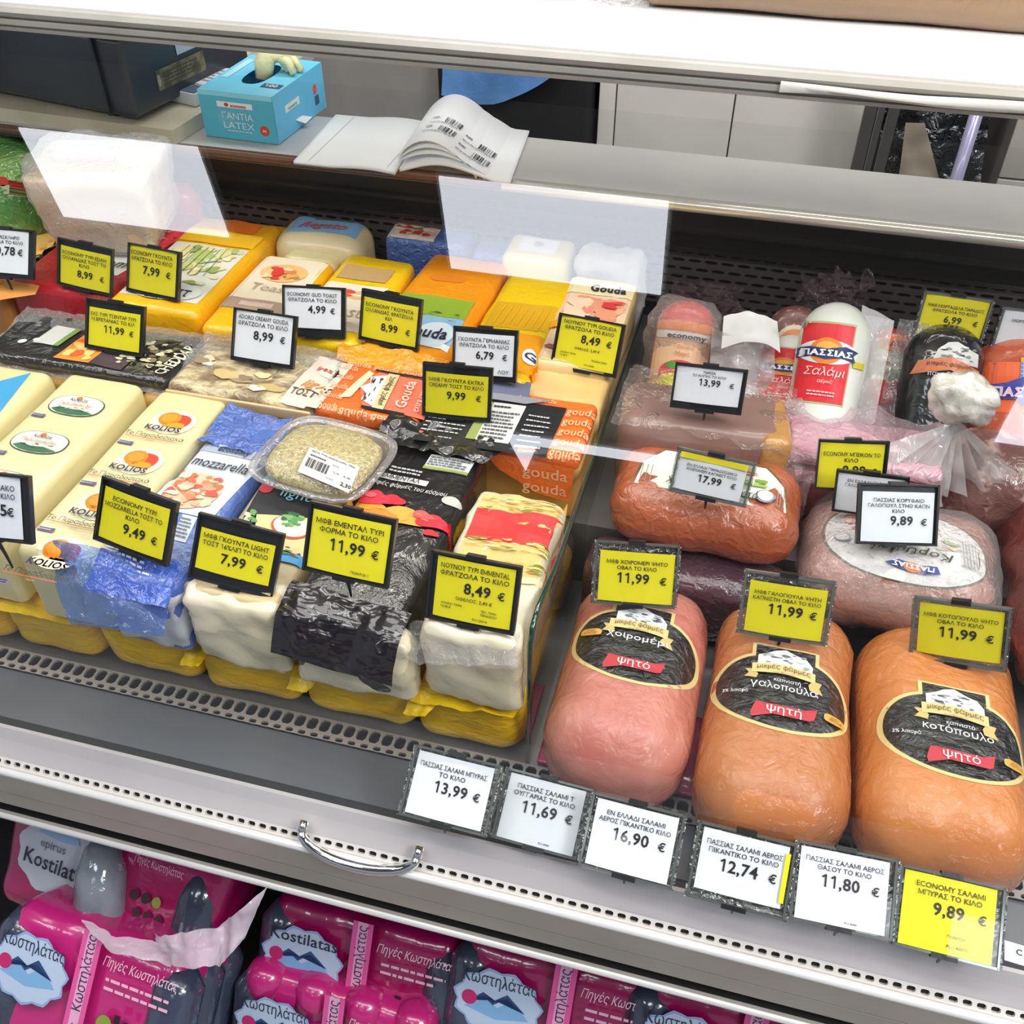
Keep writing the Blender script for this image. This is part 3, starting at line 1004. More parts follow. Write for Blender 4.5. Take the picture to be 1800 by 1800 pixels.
price_tag('T29', 'w', ['ΕΝ ΕΛΛΑΔΙ ΣΑΛΑΜΙ', 'ΑΕΡΟΣ ΠΙΚΑΝΤΙΚΟ ΚΙΛΟ'], '16,90', 'white 16,90 price tag on the front rail below the pink ham', (.05, .03, .95, .95), px=.48, top=.80, ls=.075, ph=.18, **FK)
price_tag('T30', 'w', ['ΠΑΣΣΙΑΣ ΣΑΛΑΜΙ ΑΕΡΟΣ', 'ΠΙΚΑΝΤΙΚΟ ΤΟ ΚΙΛΟ'], '12,74', 'white 12,74 price tag on the front rail with a yellow sliver', (.05, .12, .95, .95), px=.47, top=.76, ls=.085, ph=.2, band=(.965, .1, 1.02, .9), **FK)
price_tag('T31', 'w', ['ΠΑΣΣΙΑΣ ΣΑΛΑΜΙ ΑΕΡΟΣ', 'ΘΑΣΟΥ ΤΟ ΚΙΛΟ'], '11,80', 'white 11,80 price tag on the front rail between 12,74 and 9,89', (.04, .02, .94, .96), px=.47, top=.82, ls=.07, ph=.17, extra=[('PLU 40484', .62, .05, .03, 'c')], **FK)
price_tag('T32', 'y', ['ECONOMY ΣΑΛΑΜΙ', 'ΜΠΥΡΑΣ ΤΟ ΚΙΛΟ'], '9,89', 'yellow 9,89 price tag on the front rail, last on the right', (.04, .02, .94, .97), px=.50, top=.82, ls=.075, ph=.17, extra=[('ΠΟΝΤΟΙ 1', .62, .22, .045, 'c'), ('PLU 40572', .62, .09, .045, 'c')], **FK)
st = thing('shelf_sticker', 'small white sticker on the dark front strip at the right edge', 'sticker', tuple(at(1790, 1672, z=.7475)))
P = Print('paper', st).quad((1765, 1655), (1830, 1672), (1830, 1710), (1765, 1688), z=.748)
P.rect(0, 0, 1, 1, 'e9ebee').text('C 3', .5, .45, .3, '333333', al='c')
P.build()
# ---PRODUCTS---
def block(name, label, cat, x0, y0, z0, x1, y1, z1, m, r=.012, amp=.0015, sc=18, seed=0, group=None, bulge=0, rz=0, part='cheese', n=5, fine=1, mlabel=None):
    c = V(((x0 + x1) / 2, (y0 + y1) / 2, (z0 + z1) / 2))
    t = thing(name, label, cat, (c.x, c.y, z0), group)
    b = put(part, rbox(c, ((x1 - x0) / 2, (y1 - y0) / 2, (z1 - z0) / 2), r, n=n, amp=amp, sc=sc, seed=seed, M=rotz(rz) if rz else None, bulge=bulge, fine=fine), m, t, label=mlabel)
    return t, b


def ptag(t, on, q, z, label=None, lift=.0006, name='printed_label'):
    P = Print(name, t, on, label=label, lift=lift)
    P.quad(*q, z=z)
    return P


# ---- row 1, lower layer: yellow wrapped loaves
YWRAP = mat('f7c80a', .38, coat=.35, crough=.25, bump=.6, bs=22, bd=4, col2='efb808', cs=6, cpos=(.35, .7), stretch=(1, 1, 2.4), cb='both')
YFLAP = mat('f2cf14', .35, coat=.4, crough=.2, bump=.4, bs=30, cb='both', col2='eabf0c', cs=9)
xs = [-.895, -.772, -.648, -.524, -.398, -.266, -.1475]
where = ['at the far left', 'under the plain white loaf end', 'under the mozzarella', 'under the gouda light loaf', 'under the black wrapped loaf', 'at the divider']
lowl = []
for i in range(6):
    a, b = xs[i], xs[i + 1]
    t, o = block('yellow_wrapped_loaf', 'yellow film wrapped cheese loaf on the deck ' + where[i], 'cheese', a + .002, .596, .7465, b - .002, .868, .832, YWRAP, r=.022, amp=.004, sc=22, seed=i, group='yellow wrapped cheese loaves of the bottom layer', part='wrapped_loaf', n=7)
    sd = i * 3.1
    fl = sheet((a + .004, .608, .828), (b - .002, .606, .826), (b - .006, .586, .829 + .004 * math.sin(sd)), (a + .003, .583, .834 + .006 * math.cos(sd)), 20, 6, amp=.005, sc=45, seed=i)
    put('film_seam', fl, YFLAP, t, label='loose yellow film seam')
    if i in (3, 4, 5):
        c = V((a + .006, .590, .826))
        put('film_corner', sheet(c + V((-.004, .012, .004)), c + V((.028, .010, .0)), c + V((.016, -.016, -.010)), c + V((-.010, -.012, -.018)), 8, 8, amp=.005, sc=60, seed=i + 9), YFLAP, t, label='folded yellow film corner')

# ---- row 1, upper layer
CREAM = mat('ece2b0', .38, coat=.6, crough=.15, bump=.12, bs=25, col2='e6daa2', cs=5, sss=.12)
CREAMW = mat('e2dac2', .42, coat=.9, crough=.14, bump=.9, bs=30, bd=4, col2='ddd3b2', cs=7, sss=.1)
ORF = ('f58a1f', 'e9362c', 'f7b21c')


def oval_label(P, y):
    P.layer = 1
    P.ell(.5, y, .34, .068, '3d5b48', n=32, e=.8)
    P.layer = 2
    P.ell(.5, y, .325, .064, 'e6e9d9', n=32, e=.8)
    P.layer = 4
    P.poly([(.24, y - .040), (.32, y - .022), (.45, y - .032), (.60, y - .026), (.72, y - .036), (.78, y - .042), (.66, y - .058), (.5, y - .063), (.34, y - .057)], '3f6d4b')
    P.blobs(.26, y - .042, .74, y - .012, ['21402c', '2c5238'], n=9, seed=int(y * 100), size=.09)
    P.ell(.47, y + .045, .035, .011, 'ef7a2a')
    P.text('KOLIOS', .5, y + .020, .016, '40304a', w=.26, bold=.02)
    P.text('Πολυποίκυλο', .5, y - .010, .019, 'd9705c', w=.5, ital=.12, bold=.01)


# leftmost loaf, blue label
t, o = block('cheese_loaf', 'cream cheese loaf with plain blue label at the left edge', 'cheese', -.955, .592, .834, -.845, .885, .94, CREAM, r=.014, seed=3)
P = ptag(t, o, ((-95, 690), (55, 656), (-20, 745), (-190, 800)), .94, label='blue label')
P.rect(0, 0, 1, 1, '3f9dd0')
P.build()
# second: oval meadow labels
t, o = block('cheese_loaf', 'cream cheese loaf printed with oval green meadow labels', 'cheese', -.822, .59, .834, -.716, .888, .942, CREAM, r=.012, seed=4)
P = Print('printed_label', t, o)
P.frame((-.822, .592, .943), (.106, 0, 0), (0, .295, 0))
for y in (.775, .52, .265):
    oval_label(P, y)
    P.layer = 2
    P.rect(.10, y - .078 - .03, .26, y - .078 - .006, '6c6680')
    P.lines(.11, y - .105, .25, y - .087, 'b9b5c8', n=2)
P.build()
# third: round fruit logo
t, o = block('cheese_loaf', 'cream cheese loaf repeating an orange and red round logo, beside the mozzarella', 'cheese', -.692, .583, .834, -.598, .886, .940, CREAM, r=.011, seed=5)
P = Print('printed_label', t, o)
P.frame((-.692, .583, .941), (.094, 0, 0), (0, .303, 0))
for y in (.80, .545, .285, .03):
    P.layer = 1
    P.ell(.57, y - .01, .30, .078, 'f5efcf', n=24)
    P.layer = 3
    P.ell(.62, y, .17, .040, 'e9472f', n=20, e=.8)
    P.layer = 4
    P.ell(.50, y + .005, .15, .042, 'f28a1d', n=20)
    P.ell(.61, y - .030, .15, .016, 'f6a31b', n=20, e=.6)
    P.ell(.50, y + .005, .11, .028, 'f59a2e', n=16, k=5)
    P.text('KOLIOS', .53, y - .080, .030, '3b3450', w=.56, bold=.03, k=7, ital=.1)
    P.text('Το Παραδοσιακό', .50, y - .128, .024, '403a2a', w=.80, ital=.2, bold=.0, k=7)
    P.rect(.12, y - .137, .80, y - .134, 'd8553a', k=7)
    P.text('classic', .50, y - .152, .010, 'a29a62', w=.2, k=7, bold=0)
    P.rect(.10, y - .185, .30, y - .163, '6c6680', k=2)
    P.lines(.12, y - .183, .28, y - .165, 'c9c5d8', n=2, k=6)
P.build()
# mozzarella
BLUE = mat('5878c0', .3, coat=.8, crough=.12, bump=.7, bs=26, bd=4, col2='4f6cb5', cs=8, cb='both')
BLUEF = film(tint=(.42, .55, .88), gl=.10, bump=1, bs=32, rough=.12, milky=.25, mcol='6d8fd8')
t, o = block('mozzarella_loaf', 'mozzarella loaf in blue film with white pizza label', 'cheese', -.590, .575, .834, -.503, .865, .938, BLUE, r=.012, amp=.002, seed=6, part='wrapped_loaf', mlabel='blue film wrapping')
put('cheese_end', rbox((-.5465, .592, .882), (.0445, .020, .046), .014, n=9, amp=.005, sc=38, seed=61), mat('cfcfd0', .4, coat=.7, crough=.15, bump=.5, bs=30, col2='c3c5c8', cs=9), t, label='pale loaf end')
P = ptag(t, o, ((372, 772), (472, 800), (385, 900), (262, 882)), .938)
P.rect(0, -.05, 1, 1, 'e4e8ee')
P.layer = 2
P.rect(.0, .86, 1, 1, 'aeb7c6')
P.text('economy', .52, .89, .08, '3a4358', w=.5, bold=.03)
P.text('mozzarella', .52, .62, .15, '39404e', fit=.86, bold=.012)
P.layer = 3
P.ell(.42, .26, .43, .27, 'e9c9a9', n=30)
P.layer = 4
P.blobs(.02, 0, .86, .52, ['e4714d', 'f0a184', 'f3d9b4', 'e98a62', 'f6e3c5', 'd95b48', 'efb591'], n=26, seed=5, size=.15)
P.blobs(.45, .32, .82, .50, ['86a05a', 'a9bd74', 'f1e6c0'], n=5, seed=8, size=.2)
P.build()
P = ptag(t, o, ((318, 905), (347, 910), (322, 955), (300, 948)), .938)
P.rect(0, 0, 1, 1, 'dfe6ee')
P.lines(.05, .1, .95, .9, '66707f', n=6, seed=3)
P.build()
fl = put('loose_film', sheet((-.655, .602, .944), (-.50, .602, .944), (-.507, .545, .898), (-.61, .540, .892), 30, 20, amp=.007, sc=28, seed=2, nrm=V((0, -.5, .86)),
                             fn=lambda u, v: .014 * math.sin(math.pi * v) + .004 * math.sin(5 * u)), BLUEF, t, label='flared translucent blue film end')
put('film_band', sheet((-.598, .603, .945), (-.508, .603, .945), (-.505, .560, .924), (-.600, .562, .924), 20, 10, amp=.003, sc=38, seed=5), mat('3f62bd', .25, coat=1, crough=.08, bump=.7, bs=40, cb='both'), t, label='dark blue printed film band')
P = Print('back_text', t, [x for x in t.children if x.name.startswith('film_band')])
P.quad((190, 955), (285, 985), (270, 1020), (172, 990), z=.94)
P.lines(0, 0, 1, 1, 'c9d6f5', n=6, seed=2)
P.build()
put('film_top', sheet((-.592, .795, .942), (-.501, .790, .942), (-.503, .872, .938), (-.590, .876, .940), 20, 14, amp=.007, sc=40, seed=12), mat('4f6db9', .25, coat=1, crough=.07, bump=.9, bs=36, cb='both', bdist=.008), t, label='puckered blue film')

# gouda light loaf
t, o = block('gouda_light_loaf', 'gouda light loaf with black food label under the tub', 'cheese', -.495, .580, .834, -.392, .865, .934, mat('cdb98a', .42, coat=.7, crough=.16, bump=.4, bs=30, col2='c2ad7c', cs=8), r=.011, seed=7, mlabel='tan cheese side')
put('cheese_end', rbox((-.4435, .595, .882), (.0525, .022, .050), .012, n=10, amp=.006, sc=38, seed=71), CREAMW, t, label='pale wrapped loaf end')
P = ptag(t, o, ((480, 838), (588, 858), (540, 1000), (400, 960)), .935, label='black food label')
P.rect(0, 0, 1, 1, '2a2a2e')
P.layer = 2
P.rect(-.02, .9, .22, 1.04, '7fc0e0')
P.rect(.82, .86, 1.03, 1.0, 'a8d2e2')
P.ell(.10, .80, .10, .07, 'd8434f', n=14)
P.text('gouda', .52, .86, .11, 'eef0ee', fit=.62, bold=.02)
P.text('light', .55, .73, .12, '8fd4e6', fit=.42, ital=.15, bold=.0)
P.layer = 3
P.poly([(.16, .44), (.95, .56), (1.0, .10), (.30, .12)], 'ecdc9c')
P.layer = 5
P.ell(.68, .38, .27, .14, 'd8543c', n=26)
P.ell(.69, .39, .25, .125, 'f3f0d8', k=6, n=26)
P.blobs(.50, .36, .84, .56, ['3f7a45', '5d9a57', '7db36c', '2f6338'], n=10, seed=4, k=7, size=.25)
P.blobs(.0, .32, .22, .50, ['e0543a', 'efe2bc', '6ea05d'], n=6, seed=6, size=.25)
P.layer = 4
P.rect(.35, -.02, 1.0, .09, '4fa3dd')
P.blobs(.5, .05, 1.0, .16, ['3f7a45', '8a4038'], n=5, seed=9, size=.2)
P.build()
# grated cheese tub
t = thing('cheese_tub', 'clear plastic tub of grated cheese with price sticker lying between mozzarella and black loaf', 'tub', (-.428, .79, .936))
c = V((-.428, .79, .952))
ct = []
TU = film(tint=(.95, .95, .96), gl=.10, bump=.25, bs=50, rough=.05, milky=.06)


def tub_ring(sx, sy, z, e=.5, n=48):
    o = []
    for i in range(n):
        a = 2 * math.pi * i / n
        o.append(c + rotz(-8) @ V((sx * math.copysign(abs(math.cos(a)) ** e, math.cos(a)), sy * math.copysign(abs(math.sin(a)) ** e, math.sin(a)), z)))
    return o


def loft(rs, close_last=True, close_first=False):
    vs, fs = [], []
    n = len(rs[0])
    for r_ in rs:
        vs += r_
    for i in range(len(rs) - 1):
        for k in range(n):
            k2 = (k + 1) % n
            fs.append((i * n + k, i * n + k2, (i + 1) * n + k2, (i + 1) * n + k))
    if close_last:
        fs.append(tuple(range((len(rs) - 1) * n, len(rs) * n)))
    if close_first:
        fs.append(tuple(reversed(range(n))))
    return vs, fs


put('tub_base', loft([tub_ring(.068, .060, .0), tub_ring(.060, .053, -.013, .5)], True), TU, t)
put('tub_rim', loft([tub_ring(.068, .060, 0), tub_ring(.074, .066, .001), tub_ring(.0745, .0665, .004), tub_ring(.069, .061, .005), tub_ring(.066, .058, .003)], False), film(tint=(.93, .93, .95), gl=.2, bump=.2, bs=40, rough=.04, milky=.12), t, label='thick shiny rim')
put('tub_lid', loft([tub_ring(.069, .061, .005), tub_ring(.064, .056, .014, .55), tub_ring(.060, .052, .016, .6)], True), TU, t, label='clear domed lid')
gr = loft([tub_ring(.055, .048, -.011, .6), tub_ring(.061, .053, .0, .6), tub_ring(.057, .049, .008, .65), tub_ring(.035, .03, .011, .8)], True, True)
put('grated_cheese', gr, mat('efdf9e', .6, bump=1, bs=260, col2='d2bb6c', cs=160, bdist=.006), t)
rd = random.Random(5)
sh = []
for i in range(420):
    a = rd.random() * 6.283
    q = rd.random() ** .5
    p = c + V((.057 * q * math.cos(a), .049 * q * math.sin(a), .0095 - .006 * q ** 4 + rd.random() * .002))
    d = V((rd.uniform(-1, 1), rd.uniform(-1, 1), rd.uniform(-.2, .3))).normalized() * rd.uniform(.002, .005)
    s_ = d.cross(V((0, 0, 1))).normalized() * .0007
    sh.append(([p - d - s_, p + d - s_, p + d + s_, p - d + s_, p + V((0, 0, .0012))], [(0, 1, 4), (1, 2, 4), (2, 3, 4), (3, 0, 4)]))
put('cheese_shreds', join(*sh), mat('e8d792', .55, col2='dcc67a', cs=200), t, kind='stuff')
P = Print('price_sticker', t, label='white weighing sticker')
P.frame(at(523, 829, z=.969), at(613, 867, z=.969) - at(523, 829, z=.969), at(545, 786, z=.969) - at(523, 829, z=.969))
P.rect(0, 0, 1, 1, 'e6e2de')
P.text('ΦΕΤΑ ΤΥΡΙ ΗΜΙΣΚΛΗΡΟ ΤΡΙΜ', .5, .86, .07, '444444', fit=.86)
P.lines(.08, .68, .4, .8, '55555a', n=1)
P.text('ΚΙΛΟ', .6, .66, .06, '555555')
P.bars(.07, .28, .50, .62, '3a3a40', n=20)
P.text('ΚΙΛΑ €', .52, .16, .05, '444444', al='l')
P.text('12,76', .58, .42, .07, '555555', al='l')
P.text('0,180', .80, .42, .07, '555555', al='l')
P.text('2,30', .80, .12, .13, '2b2b2b', al='l', w=.2, bold=.03)
P.build()

# emmental in black film
BLK = mat('0e0d10', .3, coat=1, crough=.05, bump=.45, bs=11, bd=5, cb='both', bdist=.010, stretch=(1, .7, 1))
t, o = block('emmental_loaf', 'cheese loaf in glossy black film printed with orange tulips', 'cheese', -.378, .572, .836, -.262, .872, .938, BLK, r=.014, amp=.003, sc=22, seed=8, part='wrapped_loaf', n=7, mlabel='crinkled black film', rz=-2)
put('cheese_end', rbox((-.318, .590, .878), (.062, .018, .044), .012, n=10, amp=.006, sc=38, seed=81), CREAMW, t, label='pale wrapped loaf end')
put('film_end', sheet((-.388, .612, .944), (-.258, .600, .942), (-.262, .545, .896), (-.392, .552, .900), 34, 22, amp=.005, sc=34, seed=21, nrm=V((0, -.5, .86)), fn=lambda u, v: .004 * math.sin(9 * u) + .014 * math.sin(math.pi * v)), mat('140c10', .3, coat=1, crough=.04, bump=.5, bs=14, bd=2, cb='both', bdist=.009, stretch=(.6, 1.4, 1.4)), t, label='flat black film end folded over the front')
put('film_back', sheet((-.392, .850, .944), (-.250, .838, .944), (-.236, .880, .946), (-.388, .896, .950), 30, 12, amp=.009, sc=36, seed=33), mat('121215', .3, coat=1, crough=.05, bump=.5, bs=14, bd=2, cb='both', bdist=.009), t, label='flat black film end at the back')
P = Print('printed_label', t, o)
P.quad((690, 775), (850, 810), (760, 960), (585, 925), z=.940)
P.layer = 1
P.rect(.08, .60, .60, .66, 'dfe0da')
P.text('ΕΜΜΕΝΤΑΛ', .32, .605, .05, '3b3b3b', w=.4)
P.text('μικρές φάρμες του κόσμου', .45, .52, .045, 'd8d8d8', w=.8, ital=.1)
P.lines(.15, .68, .5, .76, 'c8c8c8', n=2, seed=3)
P.ell(.92, .50, .10, .045, 'c9c9bd', n=18)
P.rect(.45, .80, .92, .97, 'cfd2d4')
P.rect(.45, .80, .92, .83, '9aa552', k=3)
P.lines(.47, .84, .90, .95, '6a6a6a', n=4, seed=4, k=4)
P.ell(.55, 1.12, .16, .05, 'e6e6e6', n=22, k=1)
P.ell(.55, 1.12, .145, .042, '17171a', n=22, k=3)
P.text('Arttima', .55, 1.10, .04, 'e6e6e6', w=.22, k=6, bold=.03)
P.layer = 2
L3 = lambda a: 1 + .13 * math.cos(3 * a + .6) + .05 * math.sin(5 * a)
P.ell(.16, .26, .20, .10, 'f0a33a', n=26, fn=L3)
P.ell(.58, .24, .26, .085, 'f3ab48', n=26, fn=L3)
P.ell(.34, .20, .18, .07, 'ee8e2e', k=3, n=26, fn=L3)
P.ell(.20, .36, .15, .075, 'e5344a', k=5, n=26, fn=L3)
P.ell(.38, .37, .13, .055, 'dc2840', k=4.5, n=26, fn=L3)
P.ell(.86, .25, .17, .065, 'e3303f', k=5, n=26, fn=L3)
P.ell(.74, .29, .10, .04, 'ef5a5c', k=6, n=20, fn=L3)
P.ell(.15, .38, .06, .03, 'f06a78', k=7, n=16)
P.ell(.90, .14, .08, .03, 'c9303a', k=4, n=16, fn=L3)
P.blobs(.15, .18, .95, .30, ['f58b5b', 'f6c460'], n=5, seed=3, k=6, size=.06)
P.build()

# nounou at the divider
t, o = block('cheese_loaf', 'pale cheese loaf with red floral label against the divider', 'cheese', -.248, .586, .836, -.148, .800, .942, CREAMW, r=.011, amp=.005, sc=36, seed=9, n=11)
P = ptag(t, o, ((850, 873), (998, 884), (950, 1035), (790, 1010)), .942, label='red floral label')
P.rect(0, 0, 1, 1, 'efc47c')
P.layer = 1
P.rect(0, .42, 1, .80, 'e43a3a')
for yy, s_ in ((.84, 1), (.36, 2), (.12, 5)):
    P.blobs(0, yy - .05, 1, yy + .10, ['8a9a3a', 'c9b24a', 'f1dd94', 'd9913e', '7c8a3b', 'f4e3a3'], n=22, seed=s_, size=.10, k=4)
P.rect(0, .0, 1, .06, 'f1ddb0', k=2)
P.build()
put('clear_wrap', sheet((-.262, .60, .930), (-.150, .60, .948), (-.146, .572, .93), (-.262, .574, .90), 26, 14, amp=.010, sc=50, seed=41), WRAP, t)

# ---- row 2
TANC = mat('cba45f', .5, coat=.5, crough=.2, bump=.3, bs=25, col2='bd954f', cs=8)
rd = random.Random(3)
block('cheese_block', 'tan cheese block under the dark cheddar packs', 'cheese', -.985, .888, .841, -.735, 1.005, .925, TANC, seed=11)
block('cheese_block', 'tan cheese block under the crinkled toast pack', 'cheese', -.728, .882, .841, -.485, 1.005, .925, TANC, seed=12)
block('cheese_block', 'tan cheese block under the black and orange gouda pack', 'cheese', -.475, .880, .841, -.15, .998, .925, TANC, seed=13)
t, o = block('cheddar_pack', 'flat dark cheddar pack with orange centre and clear film', 'cheese pack', -.965, .892, .926, -.690, 1.004, .945, mat('231f1c', .3, coat=1, crough=.06, bump=.45, bs=15, bd=3, cb='both', bdist=.008), r=.009, amp=.003, seed=14, n=8, part='pack')
P = ptag(t, o, ((55, 560), (362, 612), (292, 664), (-18, 612)), .945)
P.layer = 1
P.rect(.16, .35, .30, .92, 'c9cac4')
P.rect(.28, .35, .31, .92, '7b9a4c', k=2)
P.ell(.10, .35, .022, .07, 'd8dcdc', n=12)
P.ell(.16, .45, .02, .05, 'd8dcdc', n=12)
P.rect(.36, .02, .56, .80, 'ee8f34')
P.blobs(.36, .05, .56, .78, ['f4b64f', 'e2602c', 'f7c777'], n=9, seed=3, size=.25)
P.rect(.56, .0, .74, .5, '43303a')
P.blobs(.64, .12, .93, .94, ['cfcaa4', 'e0dabb', '8a7c54', 'b8b48c', '6f6148', 'a39a72'], n=34, seed=4, size=.11)
P.frame(P.o + P.U * .97 + P.V * 0, P.V * 1, -P.U * .09)
P.text('CHEDDAR', .5, .1, .62, 'e4ddc4', fit=.9, bold=.01)
P.build()
put('clear_wrap', sheet((-.97, .888, .932), (-.665, .884, .930), (-.67, 1.004, .949), (-.965, 1.006, .949), 40, 18, amp=.005, sc=45, seed=5), WRAP, t)
t, o = block('toast_cheese_pack', 'flat toast cheese pack in crinkled clear film with brown and cream print', 'cheese pack', -.685, .886, .926, -.488, 1.000, .947, mat('d9c79c', .35, coat=1, crough=.1, bump=.9, bs=22, bd=4, cb='both', bdist=.009, col2='8f785a', cs=48, cpos=(.42, .6), stretchc=(.6, 1.2, 1)), r=.009, amp=.003, seed=15, n=8, part='pack')
P = ptag(t, o, ((372, 594), (622, 641), (552, 716), (302, 664)), .947)
P.layer = 1
P.blobs(0, 0, .74, 1, ['ded0a8', 'a08a6c', 'c9b27c', 'b09c7a', 'e9dfc2', 'bda468', '8c765c', 'd5c69a'], n=9, seed=7, size=.16)
P.rect(.76, -.02, 1.0, 1.0, 'ddd0c0', k=6)
P.text('ΤΟΣΤ', .86, .12, .14, '4f4437', k=9, w=.16)
P.text('light', .90, .30, .16, 'd68b32', k=9, w=.18, ital=.2)
P.ell(.90, .72, .06, .14, 'd9dcc8', k=8)
P.text('fresco', .90, .68, .10, 'cc4444', k=10, w=.16)
P.build()
put('clear_wrap', sheet((-.69, .880, .934), (-.482, .880, .933), (-.484, 1.002, .952), (-.688, 1.004, .952), 34, 18, amp=.007, sc=48, seed=6), WRAP, t)
put('pack_side', rbox((-.585, .8825, .934), (.098, .0022, .008), .002, n=5), mat('d8b98a', .4, coat=.8), t, label='cream cheese edge seen through film')
ORG_W = mat('ef6f28', .35, coat=.9, crough=.12, bump=.5, bs=40, cb='both')
ORL = 'f9b98a'
t, o = block('gouda_pack', 'orange gouda pack with salmon label and mountain emblem', 'cheese pack', -.487, .888, .926, -.352, .998, .946, ORG_W, r=.008, amp=.002, seed=16, n=7, part='pack')
P = ptag(t, o, ((602, 640), (782, 662), (742, 762), (553, 718)), .946)
for q in range(5):
    P.text('Gouda', .10, .04 + .19 * q, .11, ORL, w=.19, bold=.01, k=2)
P.text('gouda gouda gouda', .45, .90, .09, ORL, w=.8, k=2)
P.text('gouda gouda', .5, .02, .10, ORL, w=.7, k=2)
P.poly([(.16, .25), (.30, .85), (.36, .8), (.26, .3)], 'fbd3b0', k=3)
P.poly([(.40, .18), (1.0, .14), (1.0, .82), (.40, .84), (.30, .5)], 'e9775a', k=4)
P.rect(.36, .84, 1.0, .88, '1b1b1b', k=6)
P.rect(.40, .12, .8, .17, '1b1b1b', k=6)
fr_ = (P.o, P.U, P.V)
P.frame(fr_[0] + fr_[1] * .44 + fr_[2] * .18, fr_[2] * .62, -fr_[1] * .30)
P.poly([(0, -.2), (.15, .25), (.3, .1), (.5, .45), (.7, .15), (.85, .3), (1, -.2)], 'e9e6df', k=6)
P.blobs(.1, -.15, .9, .25, ['2c2c2c', 'ffffff', '555555'], n=12, seed=2, k=7, size=.12)
P.rect(-.05, -.55, 1.05, -.2, 'dcc894', k=8)
P.text('μικρές φάρμες', .5, -.45, .2, '4a3c20', w=.9, k=10, bold=.01)
P.text('Gouda', .5, -1.15, .35, 'f7d9c4', w=.8, k=10, bold=.01)
P.text('extra creamy', .5, -1.55, .2, 'f7d9c4', w=.9, k=10, bold=0)
P.build()
t, o = block('gouda_pack', 'black and orange gouda pack with nutrition label beside the divider', 'cheese pack', -.350, .868, .926, -.150, .984, .947, ORG_W, r=.008, amp=.002, seed=17, n=7, part='pack')
P = ptag(t, o, ((790, 692), (1058, 714), (1030, 832), (722, 775)), .947)
P.layer = 1
P.rect(.0, .03, .80, .88, '1c1c20')
P.rect(.30, .15, .36, .80, '8d9a55', k=3)
P.rect(.36, .15, .56, .80, 'd5d5d2', k=3)
P.lines(.37, .18, .55, .66, '555555', n=8, seed=5, k=5)
P.lines(.37, .70, .5, .76, '333333', n=1, seed=5, k=5)
P.lines(.02, .1, .27, .8, 'c9c9c9', n=10, seed=6, k=5, fill=.25)
P.lines(.60, .1, .76, .7, 'c9c9c9', n=7, seed=8, k=5, fill=.25)
for q in range(5):
    P.text('gouda', .90, .06 + .175 * q, .12, ORL, w=.18, k=4)
P.text('gouda   gouda   gouda', .45, .91, .075, ORL, w=.9, k=4)
P.poly([(.2, .95), (.7, .95), (.55, .82), (.3, .84)], '8f9298', k=6)
P.build()
t2 = Print('side_print', t, label='orange side print')
t2.frame(V((-.262, .8665, .880)), V((.108, 0, 0)), V((0, 0, .062)))
t2.poly([(0, .95), (1, .9), (.97, .05), (.6, .15), (.15, .6)], ORG_W)
t2.layer = 2
for q in range(2):
    t2.text('gouda', .68, .55 - .36 * q, .26, ORL, w=.5, k=3)
t2.build()

# ---- row 3
Z3 = .948
YB = mat('fbc20a', .35, coat=.7, crough=.14, bump=.4, bs=26, cb='both', col2='f7b505', cs=6)
YB2 = mat('fbd411', .35, coat=.7, crough=.14, bump=.4, bs=26, cb='both', col2='f6c90b', cs=6)
OB = mat('fba40e', .35, coat=.7, crough=.14, bump=.4, bs=26, cb='both', col2='f29309', cs=6)
REDW = mat('c41f2b', .35, coat=.7, crough=.15, bump=.4, bs=26, cb='both', col2='b31a26', cs=6)
t, o = block('cheese_loaf', 'tan and orange cheese loaf with black lettering at the left edge', 'cheese', -1.16, 1.05, .841, -1.048, 1.31, Z3, mat('d99b4e', .42, coat=.6, crough=.15, bump=.3, bs=30, col2='cf8f42', cs=7), seed=20)
P = Print('printed_label', t, o)
P.quad((-60, 455), (105, 430), (60, 515), (-110, 540), z=Z3)
P.rect(-.1, -.05, 1, 1.3, 'eda14f')
P.rect(-.1, .55, 1, 1.3, 'f1c568', k=1)
P.build()
P = Print('brand_lettering', t, o)
a, b = at(36, 478, z=Z3), at(104, 446, z=Z3)
P.frame(a, b - a, V((-(b - a).y, (b - a).x, 0)).normalized() * .05)
P.text('NER', .42, .1, .42, '332a1e', fit=.85, bold=.03)
P.build()
t, o = block('cheese_loaf', 'red wrapped cheese loaf with white printed label', 'cheese', -1.040, 1.058, .841, -.872, 1.335, Z3 + .002, REDW, r=.014, amp=.002, seed=21, n=6, part='wrapped_loaf')
P = ptag(t, o, ((250, 402), (352, 404), (205, 500), (100, 478)), Z3 + .002)
P.rect(.12, .05, .92, .52, 'e8eae6')
P.layer = 2
P.blobs(.2, .38, .95, .58, ['9fb36a', 'c6cf8c', 'd8dcc8'], n=9, seed=2, size=.16)
P.text('edam', .55, .16, .14, '3a3a40', w=.6, ital=.2, bold=.01)
P.rect(.12, .60, .92, .95, 'ee4450', k=1)
P.lines(.25, .66, .8, .9, 'f5b7b9', n=4, seed=2)
P.build()
t, o = block('cheese_loaf', 'big yellow wrapped toast cheese loaf with green herb label', 'cheese', -.866, 1.040, .841, -.722, 1.325, Z3 + .006, YB, r=.014, amp=.002, seed=22, n=6, part='wrapped_loaf')
P = Print('printed_label', t, o)
P.frame((-.856, 1.06, Z3 + .006), (.124, 0, 0), (0, .255, 0))
P.rect(.0, .02, .98, .66, 'e9eadb')
P.layer = 2
